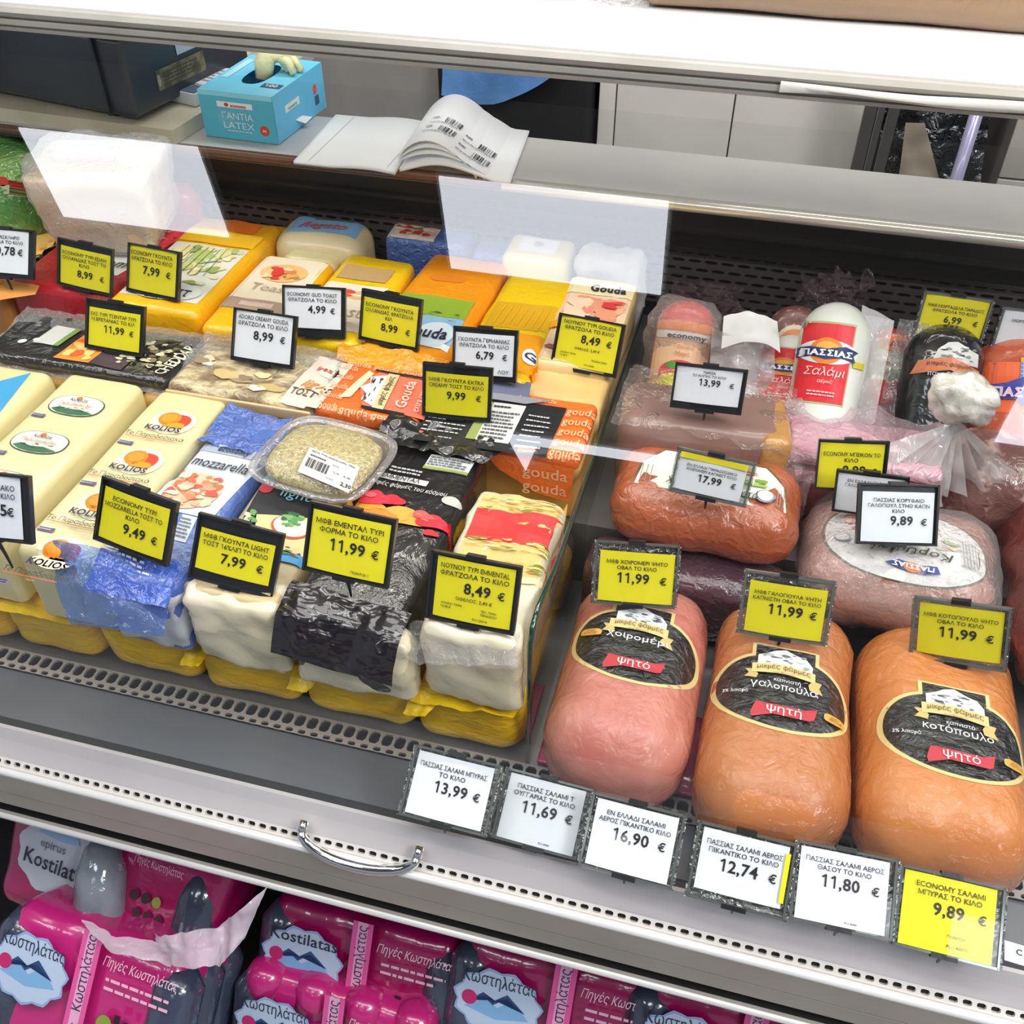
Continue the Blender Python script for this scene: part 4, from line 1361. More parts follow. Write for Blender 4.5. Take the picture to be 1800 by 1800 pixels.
P.blobs(0, .18, .98, .66, ['c9cf8a', 'e9e3a0', 'f0e9c0', '9db25c', 'dfe3c8', 'b9c878'], n=26, seed=11, size=.15)
for q in range(7):
    x = .15 + .1 * q
    P.poly([(x, .3), (x + .012, .3), (x + .10 - .02 * q, .62), (x + .09 - .02 * q, .62)], '5f7a3a', k=6)
P.ell(.5, .10, .44, .10, 'eff1ee', k=5)
P.text('τοστ', .62, .05, .09, '2c2c30', k=9, w=.4, ital=.1)
P.rect(.0, .68, 1, .84, 'f6c01a', k=2)
P.rect(.42, .86, .85, 1.0, 'ee7a22', k=2)
P.build()


def toast_loaf(x0, x1, y0, y1, label, sd):
    t, o = block('toast_loaf', label, 'cheese', x0, y0, .841, x1, y1, Z3, YB, r=.014, amp=.002, seed=sd, n=6, part='wrapped_loaf', group='yellow toast cheese loaves with cream labels')
    P = Print('printed_label', t, o)
    P.frame((x0 + .006, y0 + .055, Z3), (x1 - x0 - .012, 0, 0), (0, y1 - y0 - .06, 0))
    P.rect(0, 0, 1, .95, 'f1e4c8')
    P.layer = 2
    P.rect(0, 0, 1, .17, 'b59a84')
    P.rect(.25, .05, .75, .12, 'd8c2b0', k=3)
    P.text('Toast', .5, .32, .12, 'bda58c', w=.7, bold=0, ital=.1)
    P.ell(.5, .66, .36, .16, 'f0c27a')
    P.blobs(.2, .52, .82, .80, ['e9b060', 'f3cf8c', 'e2473a', 'f0dda8', 'd98a4a'], n=10, seed=sd, size=.2, k=5)
    P.ell(.42, .64, .09, .07, 'e03b30', k=8)
    P.build()
    return t, o


toast_loaf(-.714, -.602, 1.022, 1.245, 'yellow toast loaf with cream label right of the big yellow loaf', 31)
t, o = block('toast_loaf', 'yellow toast loaf with tan window at its back end behind the 4,99 tag', 'cheese', -.594, 1.03, .841, -.484, 1.275, Z3, YB2, r=.012, amp=.002, seed=32, n=6, part='wrapped_loaf')
P = Print('printed_label', t, o)
P.frame((-.588, 1.06, Z3), (.098, 0, 0), (0, .21, 0))
P.rect(0, 0, .96, .58, 'f1e6d0')
P.rect(.08, .64, .86, .84, 'c3a06a', k=1)
P.text('Toast', .5, .16, .14, 'c0a78e', w=.7, bold=0, ital=.1)
P.blobs(.25, .34, .9, .56, ['ecc27c', 'e2473a', 'f0dda8'], n=7, seed=4, size=.22)
P.build()
put('cheese_end', rbox((-.648, 1.26, .90), (.045, .03, .045), .018, n=5, amp=.002), CREAM, t, label='pale rounded cheese end')
# orange bag
t, o = block('gouda_bag', 'orange wrapped gouda bag with green meadow print and hang hole', 'cheese', -.480, 1.02, .841, -.352, 1.315, Z3, OB, r=.018, amp=.003, sc=20, seed=24, n=7, part='wrapped_loaf', rz=-3)
P = ptag(t, o, ((705, 510), (832, 530), (795, 608), (640, 590)), Z3)
P.rect(0, -.05, 1.02, .62, '93bfe0')
P.layer = 1
P.rect(.0, .58, 1.02, 1, '8fb02e', k=1)
P.blobs(.02, .5, .98, .66, ['3a4a22', '506a28', '2f3a20'], n=8, seed=3, k=4, size=.07)
P.ell(.78, .20, .22, .26, 'd9e9f2', k=4)
P.text('gouda', .70, .10, .22, '2a2f45', k=8, w=.5, bold=.02)
P.rect(0, -.06, 1.02, .04, 'eff1ef', k=3)
P.build()
P = ptag(t, o, ((760, 478), (822, 486), (812, 500), (752, 493)), Z3, label='dull hang slot')
P.ell(.5, .5, .5, .45, 'e8861a', n=24, e=.6)
P.build()
put('film_end', sheet((-.505, 1.03, .95), (-.355, 1.03, .95), (-.365, .996, .937), (-.50, .996, .945), 26, 12, amp=.007, sc=40, seed=24), mat('f6a010', .3, coat=1, crough=.08, bump=.7, bs=40, cb='both', bdist=.008), t, label='glossy orange film end')
# yellow bag
t, o = block('gouda_bag', 'bright yellow wrapped gouda bag with amber window, left of the sliced gouda loaf', 'cheese', -.346, 1.0, .841, -.240, 1.285, Z3, YB2, r=.016, amp=.003, sc=20, seed=25, n=7, part='wrapped_loaf', rz=-2)
P = ptag(t, o, ((872, 534), (982, 540), (958, 588), (850, 574)), Z3, label='amber window')
P.rect(0, 0, 1, 1, 'd9a80c')
for q in range(7):
    x = .12 + .12 * q
    P.poly([(x, .1), (x + .02, .1), (x + .06, .8), (x + .04, .8)], 'f0b51a', k=3)
P.build()
P = ptag(t, o, ((850, 578), (955, 592), (925, 632), (860, 620)), Z3)
P.rect(0, -.6, 1, 1, 'f6a313')
P.ell(.8, .05, .14, .3, 'e6eaf0', k=4)
P.text('G', .82, -.1, .28, '27324f', k=7)
P.rect(.2, -1.6, .95, -.9, '6d6f8a', k=3)
P.build()
put('film_end', sheet((-.352, 1.012, .948), (-.240, 1.008, .948), (-.250, .986, .935), (-.350, .990, .938), 20, 8, amp=.005, sc=40, seed=25), YB2, t, label='yellow film end')
# gouda slices loaf at the divider
t, o = block('sliced_gouda_loaf', 'gouda loaf with peach photo label at the back of the divider', 'cheese', -.250, 1.055, .841, -.148, 1.292, Z3, mat('e8cf94', .42, coat=.7, crough=.15, bump=.3, bs=30, col2='e0c283', cs=8), r=.012, amp=.002, seed=26, n=6)
P = Print('printed_label', t, o)
P.frame((-.246, 1.062, Z3), (.094, 0, 0), (0, .222, 0))
P.rect(0, 0, 1, .93, 'efd0b0')
P.layer = 2
P.rect(0, .80, 1, 1.0, 'f2e4b4')
P.text('Gouda', .62, .84, .085, '23253c', w=.55, bold=.035)
P.blobs(0, .32, 1, .80, ['f0b48c', 'f3c6a0', 'e89c78', 'f6d3b4', 'eb8f74'], n=16, seed=5, size=.24)
P.blobs(.6, .62, 1, .74, ['e5484a', 'd9363f'], n=3, seed=6, size=.3, k=9)
P.rect(.0, .34, 1, .42, 'f4a81e', k=9)
P.rect(.30, .20, 1.0, .34, '24407e', k=9)
P.text('NOYNOY', .65, .235, .07, 'e9eef6', k=12, w=.5)
P.blobs(0, 0, 1, .2, ['b9786a', 'e6b7a2', 'a66457'], n=8, seed=8, size=.2, k=5)
P.build()
put('cheese_slab', rbox((-.203, 1.020, .905), (.056, .05, .028), .010, n=6, amp=.002, seed=4), mat('edcf92', .38, coat=.8, crough=.14, col2='e5c27c', cs=10), t, label='pale yellow cheese slab')

# ---- back row, left of divider
t = thing('wrapped_cheese_wedge', 'large pale cheese wedge wrapped in clear film behind the price tags at left', 'cheese', (-.94, 1.20, .950))
o = put('cheese', rbox((-.945, 1.215, 1.022), (.082, .065, .062), .016, n=6, amp=.004, sc=18, seed=40, M=rotz(14) @ rotx(6), taper=.13), mat('d9b98c', .42, coat=.9, crough=.15, bump=.5, bs=26, col2='e0cbaa', cs=5), t)
put('clear_wrap', rbox((-.945, 1.215, 1.026), (.087, .070, .067), .018, n=9, amp=.010, sc=26, seed=41, M=rotz(14) @ rotx(6), taper=.13), film(tint=(.95, .95, .96), gl=.08, bump=1, bs=40, rough=.1, milky=.22), t)
P = Print('paper_label', t, o, label='white paper label on top')
P.frame((-1.0, 1.19, 1.1), (.10, .03, 0), (-.02, .07, 0))
P.rect(0, 0, 1, 1, 'eef2f8', n=8)
P.lines(.1, .2, .9, .9, 'a9b4c4', n=5)
P.build()
t, o = block('green_pack', 'green wrapped pack in clear film at the far left back corner', 'cheese pack', -1.26, 1.18, .841, -1.075, 1.36, 1.045, mat('4f8f3a', .35, coat=1, crough=.08, bump=.8, bs=22, cb='both', bdist=.012, col2='9bb35a', cs=9, cpos=(.45, .6)), r=.05, amp=.01, sc=14, seed=42, part='wrapped_cheese', n=8)
P = Print('emblem', t, o, dir=(.2, .9, -.5))
P.frame(at(-14, 345, y=1.17), at(24, 345, y=1.17) - at(-14, 345, y=1.17), at(-14, 305, y=1.17) - at(-14, 345, y=1.17))
P.rect(.0, .1, .8, .5, 'b9cf9c')
P.ell(.45, .65, .30, .22, 'c8423a', n=14, k=3)
P.text('green', .4, .2, .16, '4a6a30', w=.6)
P.build()
t, o = block('cheese_pack', 'white and blue pack lying behind the leftmost orange loaf', 'cheese pack', -1.20, 1.316, .841, -1.045, 1.384, .958, mat('6fa3d8', .4, coat=.8, crough=.12, col2='dfe6ee', cs=14, cpos=(.45, .55)), r=.012, seed=43, part='wrapped_cheese')
t, o = block('yellow_pack', 'yellow wrapped pack lying against the back grille', 'cheese pack', -.90, 1.338, .841, -.665, 1.368, .930, YB, r=.01, seed=44, part='wrapped_cheese')
t = thing('red_wax_cheese', 'red waxed round cheese behind the big yellow loaf', 'cheese', (-.955, 1.352, .842))
put('cheese', rbox((-.945, 1.352, .915), (.062, .026, .073), .026, n=6, amp=.002, seed=45), mat('d2303c', .3, coat=1, crough=.1), t)
# rounded cheese with blue label
t, o = block('round_cheese', 'pale rounded cheese with light blue label before the back grille', 'cheese', -.722, 1.262, .841, -.575, 1.362, .966, mat('e3d5ab', .42, coat=.7, crough=.18, bump=.3, bs=30, col2='dccb9c', cs=6), r=.034, amp=.002, seed=46, n=7)
P = Print('printed_label', t, o)
P.frame((-.700, 1.285, .966), (.105, .01, 0), (0, .045, 0))
P.rect(0, 0, 1.05, 1.2, '7fb0dc')
P.text('Regato', .5, .25, .42, 'c65a5a', w=.85, ital=.2)
P.rect(.3, .9, .9, 1.2, '5f7a5c', k=2)
P.build()
t, o = block('pizza_cheese_pack', 'small blue pack with red pizza photo behind the orange bag', 'cheese pack', -.556, 1.325, .841, -.42, 1.388, .955, mat('4f6fb8', .3, coat=1, crough=.08, bump=.8, bs=40, cb='both', bdist=.008), r=.012, seed=47, part='wrapped_cheese')
P = Print('printed_label', t, o)
P.frame((-.55, 1.33, .955), (.075, 0, 0), (0, .052, 0))
P.rect(0, 0, 1, 1, 'd9d2c8')
P.blobs(0, 0, 1, 1, ['d63f38', 'e9b8a0', 'c9302f', 'f0dccb', '7d8a4c'], n=16, seed=3, size=.2)
P.build()
t, o = block('blue_pack', 'blue wrapped pack behind the bright yellow bag', 'cheese pack', -.415, 1.325, .841, -.345, 1.386, .945, mat('5c76bd', .3, coat=1, crough=.07, bump=.8, bs=40, cb='both', bdist=.008), r=.012, seed=48, part='wrapped_cheese')
t, o = block('square_cheese', 'small square pale cheese with white sticker behind the yellow bag', 'cheese', -.358, 1.292, .841, -.258, 1.372, .966, CREAM, r=.014, seed=49)
P = Print('white_sticker', t, o)
P.frame((-.338, 1.31, .966), (.058, 0, 0), (0, .046, 0))
P.rect(0, 0, 1, 1, 'f2f4f4').rect(.38, .4, .6, .75, 'b8bcc0', k=2)
P.build()
t = thing('clear_film_pack', 'clear crinkled film pack at the back left of the divider', 'cheese pack', (-.2, 1.34, .842))
put('film', rbox((-.197, 1.345, .905), (.05, .038, .060), .02, n=9, amp=.012, sc=26, seed=50), film(tint=(.85, .86, .88), gl=.12, bump=1, bs=40, rough=.1, milky=.45), t)

# ================================================================== right of the divider
HAMP = mat('c27063', .42, coat=1, crough=.09, bump=1, bs=20, bd=5, col2='d28a78', cs=22, cpos=(.35, .65), sss=.15, bdist=.011)
HAMO = mat('c07a46', .42, coat=1, crough=.09, bump=1, bs=20, bd=5, col2='b86c38', cs=9, cpos=(.3, .75), sss=.12, bdist=.011)
HAMC = mat('d08444', .42, coat=1, crough=.09, bump=1, bs=20, bd=5, col2='c87636', cs=8, cpos=(.3, .75), sss=.12, bdist=.011)
GOLD = 'e3cb8a'


def ham(x0, x1, y0, y1, z1, m, label, title, sub, pre, seed, lx, ly, badge, small):
    c = V(((x0 + x1) / 2, (y0 + y1) / 2, (.742 + z1) / 2))
    t = thing('roast_ham' if seed == 1 else 'roast_poultry_loaf', label, 'ham' if seed == 1 else 'meat loaf', (c.x, c.y, .742), 'large roast meat loaves along the front')
    o = put('meat', rbox(c, ((x1 - x0) / 2, (y1 - y0) / 2, (z1 - .742) / 2), .050, n=8, amp=.004, sc=12, seed=seed, bulge=.004), m, t)
    P = Print('printed_label', t, o, label='black oval label with gold rim', dir=(0, .25, -1))
    W, H = .128, .105
    P.frame((lx - W / 2, ly - H / 2, z1), (W, -.006, 0), (0, H, 0))
    P.layer = 0
    P.ell(.5, .46, .53, .46, GOLD, n=56, rings=14, e=.86)
    P.rect(.24, .78, .76, 1.02, GOLD, k=.4)
    P.layer = 1
    LB = mat('15171a', .3, coat=1, crough=.16, bump=.9, bs=34, bd=5, cb='both', bdist=.010, stretch=(.6, 1.2, 1))
    P.ell(.5, .46, .495, .425, LB, n=56, rings=14, e=.86)
    P.rect(.27, .76, .73, 1.0, LB, k=1.4)
    P.poly([(.29, .70), (.29, .86), (.36, .90), (.42, .95), (.50, .98), (.58, .93), (.66, .90), (.71, .82), (.71, .70)], 'e7e9ec', k=4)
    P.blobs(.31, .74, .69, .92, ['6d7278', 'ffffff', '9aa0a6', 'c9ced3', '50555a'], n=18, seed=seed, k=5, size=.10)
    P.layer = 7
    n = 10
    pts = []
    for i in range(n + 1):
        u = i / n
        pts.append((.25 + .48 * u, .735 + .03 * math.sin(math.pi * u)))
    for i in range(n, -1, -1):
        u = i / n
        pts.append((.25 + .48 * u, .615 + .03 * math.sin(math.pi * u)))
    for i in range(n):
        P.add([pts[i], pts[i + 1], pts[2 * n - i], pts[2 * n + 1 - i]], [(3, 2, 1, 0)], 'ddc888', 8)
    P.poly([(.20, .66), (.27, .66), (.30, .60), (.29, .55), (.20, .56), (.23, .61)], 'cdb672', k=7)
    P.poly([(.78, .64), (.71, .64), (.68, .58), (.69, .52), (.79, .50), (.76, .57)], 'cdb672', k=7)
    P.text('μικρές φάρμες', .49, .67, .062, '5a4a2c', fit=.40, k=11, bold=.0, arc=.02)
    P.text('του Βουνού', .49, .625, .03, '7a6a44', w=.2, k=11, bold=0, arc=.01)
    y = .50
    if pre:
        P.text(pre, .52, .535, .045, 'e6e8ec', w=.24, k=11, bold=0)
        y = .44
    P.text(title, .5, y, .085, 'e9ebef', fit=.50, k=11, bold=0)
    P.poly([(.27, .13), (.30, .26), (.72, .27), (.75, .31), (.73, .18), (.70, .16), (.33, .15), (.28, .08)], 'c23a45', k=9)
    P.text(sub, .51, .175, .085, 'f3e9ea', fit=.26, k=11, bold=.01)
    bx, by = badge
    P.ell(bx, by, .085, .045, 'e2a850', k=6, e=.6, n=20)
    P.text('χωρίς', bx, by + .005, .022, '6a4a1c', k=9, w=.1)
    P.text('γλουτένη', bx, by - .025, .022, '6a4a1c', k=9, w=.13)
    if small:
        P.text('3% λιπαρά', .15, .36, .04, 'e6e8ec', k=9, w=.18)
    P.build()
    # gathered clear casing
    return t, o


ham(-.122, .026, .548, .800, .862, HAMP, 'pink roast ham in clear casing, leftmost of the three front loaves', 'χοιρομέρι', 'ψητό', '', 1, -.046, .690, (.12, .53), False)
ham(.034, .180, .526, .806, .862, HAMO, 'orange brown smoked turkey loaf, middle of the three front loaves', 'γαλοπούλα', 'ψητή', 'καπνιστή', 2, .105, .668, (.89, .28), True)
ham(.187, .345, .534, .812, .864, HAMC, 'orange smoked chicken loaf, rightmost of the three front loaves', 'κοτόπουλο', 'ψητό', 'καπνιστό', 3, .267, .655, (.90, .30), True)
t, o = block('pink_pack', 'pink wrapped piece peeking out under the hams', 'meat', -.13, .598, .7425, .33, .70, .748, mat('d23a78', .4, coat=.6), r=.002, amp=.0, seed=51, part='pack')

# smoked ham and dark pack below
t, o = block('dark_meat_pack', 'dark purple vacuum packed meat between the pink ham and the smoked ham', 'meat', -.128, .808, .7425, .108, .878, .842, mat('5b3f48', .35, coat=1, crough=.12, bump=.6, bs=26, cb='both', bdist=.008, col2='4a3340', cs=10), r=.02, amp=.004, seed=52, part='meat', n=7)
SMK = mat('b2613f', .38, coat=1, crough=.08, bump=.6, bs=26, bd=4, cb='both', bdist=.007, col2='a4532f', cs=9)
t, o = block('smoked_ham', 'reddish smoked ham in film with white photo label behind the pink ham', 'ham', -.112, .838, .843, .108, .972, .925, SMK, r=.042, amp=.004, sc=22, seed=53, part='meat', n=9, bulge=.004)
P = Print('printed_label', t, o, dir=(0, .5, -1))
P.frame((-.088, .868, .925), (.178, -.006, 0), (0, .082, 0))
P.poly([(0, 0), (1.0, 0), (.97, .55), (.84, .9), (.16, .9), (.03, .55)], '5f5a3a', k=0)
P.poly([(.02, .04), (.98, .04), (.95, .53), (.83, .86), (.17, .86), (.05, .53)], 'e6e4d6', k=1.4)
P.blobs(.20, .34, .80, .80, ['e8604a', 'f2a48c', 'f4c9b0', 'ea8468', 'f6dccb'], n=14, seed=4, size=.22, k=3)
P.blobs(.62, .36, .86, .60, ['7a9a3c', '9ab558', '5f7a30'], n=6, seed=5, size=.25, k=6)
P.text('Χοιρομέρι Καπνιστό', .50, .12, .15, '3a3226', fit=.58, k=9, bold=0, ital=.1)
P.ell(.84, .22, .06, .12, '8b8fa6', k=8)
P.ell(.84, .22, .048, .095, 'e6e4d6', k=9.5)
for q in range(3):
    P.rect(.05 + .03 * q, .08, .055 + .03 * q, .5, '8a8a8a', k=8)
    P.rect(.91 + .02 * q, .08, .915 + .02 * q, .4, '8a8a8a', k=8)
P.build()

# koryfaio turkey
TURK = mat('a5705f', .38, coat=1, crough=.1, bump=.6, bs=26, bd=4, cb='both', bdist=.008, col2='b98573', cs=22, cpos=(.42, .62))
t = thing('turkey_breast', 'oval wrapped turkey breast with large white curved label behind the middle loaf', 'meat', (.215, .9, .80))
o = put('meat', rbox((.222, .885, .852), (.106, .083, .050), .048, n=9, amp=.006, sc=14, seed=54, M=rotz(-3), bulge=.004), TURK, t)
P = Print('printed_label', t, o, dir=(0, .6, -1))
P.frame((.135, .822, .90), (.168, -.006, 0), (0, .112, 0))
P.ell(.5, .45, .52, .50, '54502f', n=40, rings=8, e=.8)
P.ell(.5, .45, .50, .48, 'dcdcd8', n=40, rings=8, e=.8, k=1.6)
P.blobs(.1, .50, .5, .86, ['e88a70', 'f0b49a', 'e4694f', 'f3cdb8'], n=10, seed=4, size=.22, k=4)
P.blobs(.5, .42, .85, .62, ['9db27a', 'c9c9a0', '7f9a5c', 'd9b8a2'], n=8, seed=5, size=.2, k=4)
fo, fu, fv = P.o, P.U, P.V
P.frame(fo + fu + fv, -fu, -fv)
P.text('Κορυφαίο', .50, .62, .11, '4a4a48', fit=.56, k=9, ital=.25, bold=-.004)
P.frame(fo, fu, fv)
P.poly([(.36, .14), (.46, .10), (.60, .08), (.70, .12), (.68, .20), (.56, .18), (.44, .20)], '2f3f86', k=7)
P.ell(.53, .14, .06, .055, 'ee7a2a', k=8, n=16)
P.frame(fo + fu + fv, -fu, -fv)
P.text('ΠΑΣΣΙΑΣ', .47, .835, .045, 'f2f4ff', fit=.26, k=12, bold=.03)
P.frame(fo, fu, fv)
P.ell(.10, .38, .05, .06, '8b8fa6', k=8)
P.ell(.10, .38, .042, .05, 'dcdcd8', k=9.5)
for q in range(5):
    P.rect(.84 + .02 * q, .25, .846 + .02 * q, .62, '9a9a9a', k=8)
P.build()
put('clear_wrap', rbox((.222, .885, .853), (.109, .086, .053), .050, n=10, amp=.007, sc=30, seed=55, M=rotz(-3), bulge=.004), film(tint=(.96, .94, .95), gl=.06, bump=1, bs=44, rough=.1, milky=.10), t)

# dark red sausage at right edge
t = thing('wrapped_sausage', 'dark red shiny film wrapped sausage at the right edge', 'sausage', (.43, .93, .79))
put('meat', rbox((.435, .935, .86), (.098, .185, .070), .065, n=9, amp=.010, sc=18, seed=56), mat('5a2420', .3, coat=1, crough=.06, bump=.5, bs=15, bd=3, cb='both', bdist=.010, col2='6e2f2a', cs=12), t)
t = thing('cured_sausage', 'thick mottled cured sausage below the twisted film end', 'sausage', (.345, 1.03, .842))
put('meat', rbox((.335, 1.03, .885), (.078, .062, .058), .052, n=8, amp=.006, sc=20, seed=57), mat('6f4a44', .38, coat=1, crough=.1, bump=.5, bs=30, cb='both', bdist=.006, col2='b79a92', cs=42, cpos=(.55, .66)), t)
# twisted film with clipped end
TF = film(tint=(.9, .9, .88), gl=.16, bump=1, bs=40, rough=.12, milky=.30, stretch=(1, .3, .3))
fan = []
for k in range(9):
    a0 = -1.15 + .26 * k
    a1 = a0 + .30
    top = at(1678, 740, y=1.00)
    p = [top, top + V((math.sin(a0) * .075, -.02 + .01 * math.cos(k), -.075 * math.cos(a0) - .01)), top + V((math.sin(a1) * .08, -.03, -.078 * math.cos(a1) - .01)), top + V((.004, .0, .002))]
    fan.append(sheet(p[0], p[3], p[2], p[1], 5, 12, amp=.004, sc=50, seed=k + 60, nrm=V((0, -1, .3))))
put('twisted_film', join(*fan), TF, t, label='fan of gathered clear film')
kb = at(1694, 700, y=1.0)
put('film_knot', rbox(kb, (.034, .022, .028), .021, n=9, amp=.010, sc=38, seed=63), mat('b3afa6', .35, .0, coat=1, crough=.1, bump=.45, bs=24, cb='both', bdist=.006, col2='e6e3d9', cs=40), t, label='bunched silvery film knot')

# meat loaf
t = thing('sliced_meat_loaf', 'brown pressed meat loaf with flat cut face in film beside the divider', 'meat loaf', (-.022, 1.05, .843))
o = put('meat', rbox((-.022, 1.000, .899), (.101, .052, .056), .022, n=8, amp=.002, sc=16, seed=58, M=rotz(3)), mat('8f6f66', .5, coat=.8, crough=.15, bump=.25, bs=26, col2='85655b', cs=7), t)
put('fat_edge', rbox((.061, .998, .920), (.019, .050, .034), .012, n=6, amp=.002, seed=59, M=rotz(9)), mat('b98a4c', .35, coat=1, crough=.1, bump=.5, bs=30, cb='both'), t, label='golden jelly edge')
put('clear_wrap', sheet((-.128, .946, .953), (.080, .945, .945), (.084, 1.06, .960), (-.120, 1.06, .962), 44, 22, amp=.010, sc=30, seed=64), film(tint=(.96, .93, .92), gl=.10, bump=1, bs=34, rough=.08, milky=.10, mcol='cbb5aa'), t)

# bacon
BAC = mat('8d4a52', .42, coat=1, crough=.12, bump=.5, bs=26, cb='both', bdist=.006, col2='a05a60', cs=20, cpos=(.4, .6), stretchc=(.4, .4, 2.5))
t, o = block('bacon_slab', 'dark pink bacon slab in milky film behind the turkey breast, right piece', 'bacon', .172, .955, .842, .256, 1.045, .912, BAC, r=.01, amp=.003, seed=65, part='meat', n=6)
t, o = block('bacon_slab', 'purple pink bacon slab in film behind the yellow 8,99 tag, left piece', 'bacon', .084, .955, .842, .166, 1.045, .910, BAC, r=.012, amp=.003, seed=66, part='meat', n=6)
t, o = block('bacon_pack', 'pale pink bacon pack in milky crumpled film lying on the slabs', 'bacon', .080, .965, .9135, .258, 1.050, .932, mat('c793a0', .4, coat=1, crough=.12, bump=.8, bs=22, cb='both', bdist=.012, col2='dcb6c2', cs=9, stretchc=(.5, 1, 3)), r=.010, amp=.004, sc=16, seed=67, part='pack', n=8)
put('milky_film', sheet((.064, .945, .905), (.262, .945, .905), (.268, 1.06, .938), (.07, 1.06, .946), 46, 24, amp=.014, sc=18, seed=68), WRAP_PINK, t)
put('hanging_film', sheet((.062, .958, .945), (.115, .956, .945), (.112, .935, .862), (.070, .938, .868), 16, 22, amp=.012, sc=34, seed=69, nrm=V((0, -1, .2))), film(tint=(.93, .88, .90), gl=.14, bump=1, bs=44, rough=.1, milky=.18, mcol='e0c4ce'), t)

# ---- upright salamis
def salami(name, label, ptop, pbot, r, m, yt=1.215, yb=1.145, dome=.9, cat='salami', group=None, seed=1, amp=.001):
    a, b = at(*pbot, y=yb), at(*ptop, y=yt)
    d = (b - a).normalized()
    b2 = b - d * r * dome
    k = (a.z - .842 - r * .4) / d.z
    a2 = a - d * max(0, k)
    t = thing(name, label, cat, (a2.x, a2.y, .842), group)
    o = put('casing', capsule(a2, b2, r, 28, amp=amp, sc=30, seed=seed, dome=dome), m, t)
    return t, o, a, b, d


def wrap_frame(P, a, b, d, r, u0=-1.0, u1=1.0):
    x = V((1, 0, 0))
    x = (x - d * x.dot(d)).normalized()
    P.dir = x.cross(d) * 1.0
    if P.dir.y < 0:
        P.dir = -P.dir
    P.frame(a - x * r - P.dir * r, x * 2 * r, (b - a))
    return P


ORS = mat('d8452f', .35, coat=.9, crough=.12, bump=.4, bs=40)
t, o, a, b, d = salami('salami', 'orange red salami with tomato label next to the divider at the back', (1214, 528), (1188, 680), .040, ORS, seed=2)
P = wrap_frame(Print('printed_label', t, o), a, b, d, .040)
P.rect(.04, -.1, .96, .72, 'efc39a')
P.layer = 2
P.rect(.04, .62, .96, .72, 'f08a3a')
P.rect(.06, .52, .94, .60, 'f2ece6', k=3)
P.text('economy', .56, .53, .06, '3a2522', fit=.62, k=6, bold=.03)
P.text('Γαλλικό', .55, .42, .05, 'd98a68', k=6, w=.5, bold=0)
P.text('Μορτ.', .55, .34, .05, 'd98a68', k=6, w=.4)
P.ell(.55, .12, .36, .17, 'e0464a', k=5, n=24)
P.ell(.42, .05, .2, .08, 'd8d832', k=7)
P.ell(.40, .22, .10, .04, '4a9a3c', k=7)
P.rect(.04, -.1, .96, .02, 'f2c93c', k=4)
P.build()
put('clear_film', rbox((a + b) / 2 + V((-.0, 0, -.01)), (.050, .034, .075), .03, n=8, amp=.008, sc=30, seed=70), WRAP, t)
t, o, a, b, d = salami('salami', 'grey mottled salami under a white film flap, back row', (1310, 585), (1312, 700), .043, mat('9a8488', .4, coat=.8, crough=.12, bump=.6, bs=60, cb='both', col2='c9bcc0', cs=70, cpos=(.45, .6)), seed=3)
P = wrap_frame(Print('green_sticker', t, o), a, b, d, .043)
P.rect(.30, .62, .52, .86, 'e2e8da')
P.rect(.30, .68, .44, .84, '5f9a45', k=3)
P.build()
fo_ = at(1262, 640, y=1.10)
put('white_film_flap', sheet(at(1268, 612, y=1.11), at(1372, 618, y=1.11), at(1366, 566, y=1.19), at(1272, 556, y=1.19), 20, 10, amp=.004, sc=30, seed=71, fn=lambda u, v: .012 * math.sin(math.pi * u)), film(tint=(.9, .9, .92), gl=.2, bump=.5, bs=30, rough=.1, milky=.75), t)
put('clear_bag', sheet(at(1240, 745, y=1.085), at(1362, 745, y=1.085), at(1362, 600, y=1.14), at(1252, 575, y=1.15), 26, 30, amp=.010, sc=28, seed=72, nrm=V((0, -1, .3)), fn=lambda u, v: .014 * math.sin(math.pi * u)), film(tint=(.93, .91, .94), gl=.10, bump=1, bs=34, rough=.12, milky=.26), t)
t, o, a, b, d = salami('salami', 'small dark speckled salami tip between the flap and the white salami', (1392, 540), (1400, 640), .036, mat('6b3f3a', .42, coat=.7, crough=.12, bump=.5, bs=60, col2='b09088', cs=90, cpos=(.55, .65)), yt=1.26, yb=1.20, seed=4)
P = wrap_frame(Print('round_label', t, o), a, b, d, .036)
P.ell(.42, .30, .34, .24, 'e0d4b8', n=20)
P.ell(.42, .34, .22, .12, 'd98a5a', n=16, k=4)
P.build()
# two white passias salamis
WS = mat('e8ebe4', .42, coat=.7, crough=.14, bump=.3, bs=50, col2='dde3d6', cs=20)


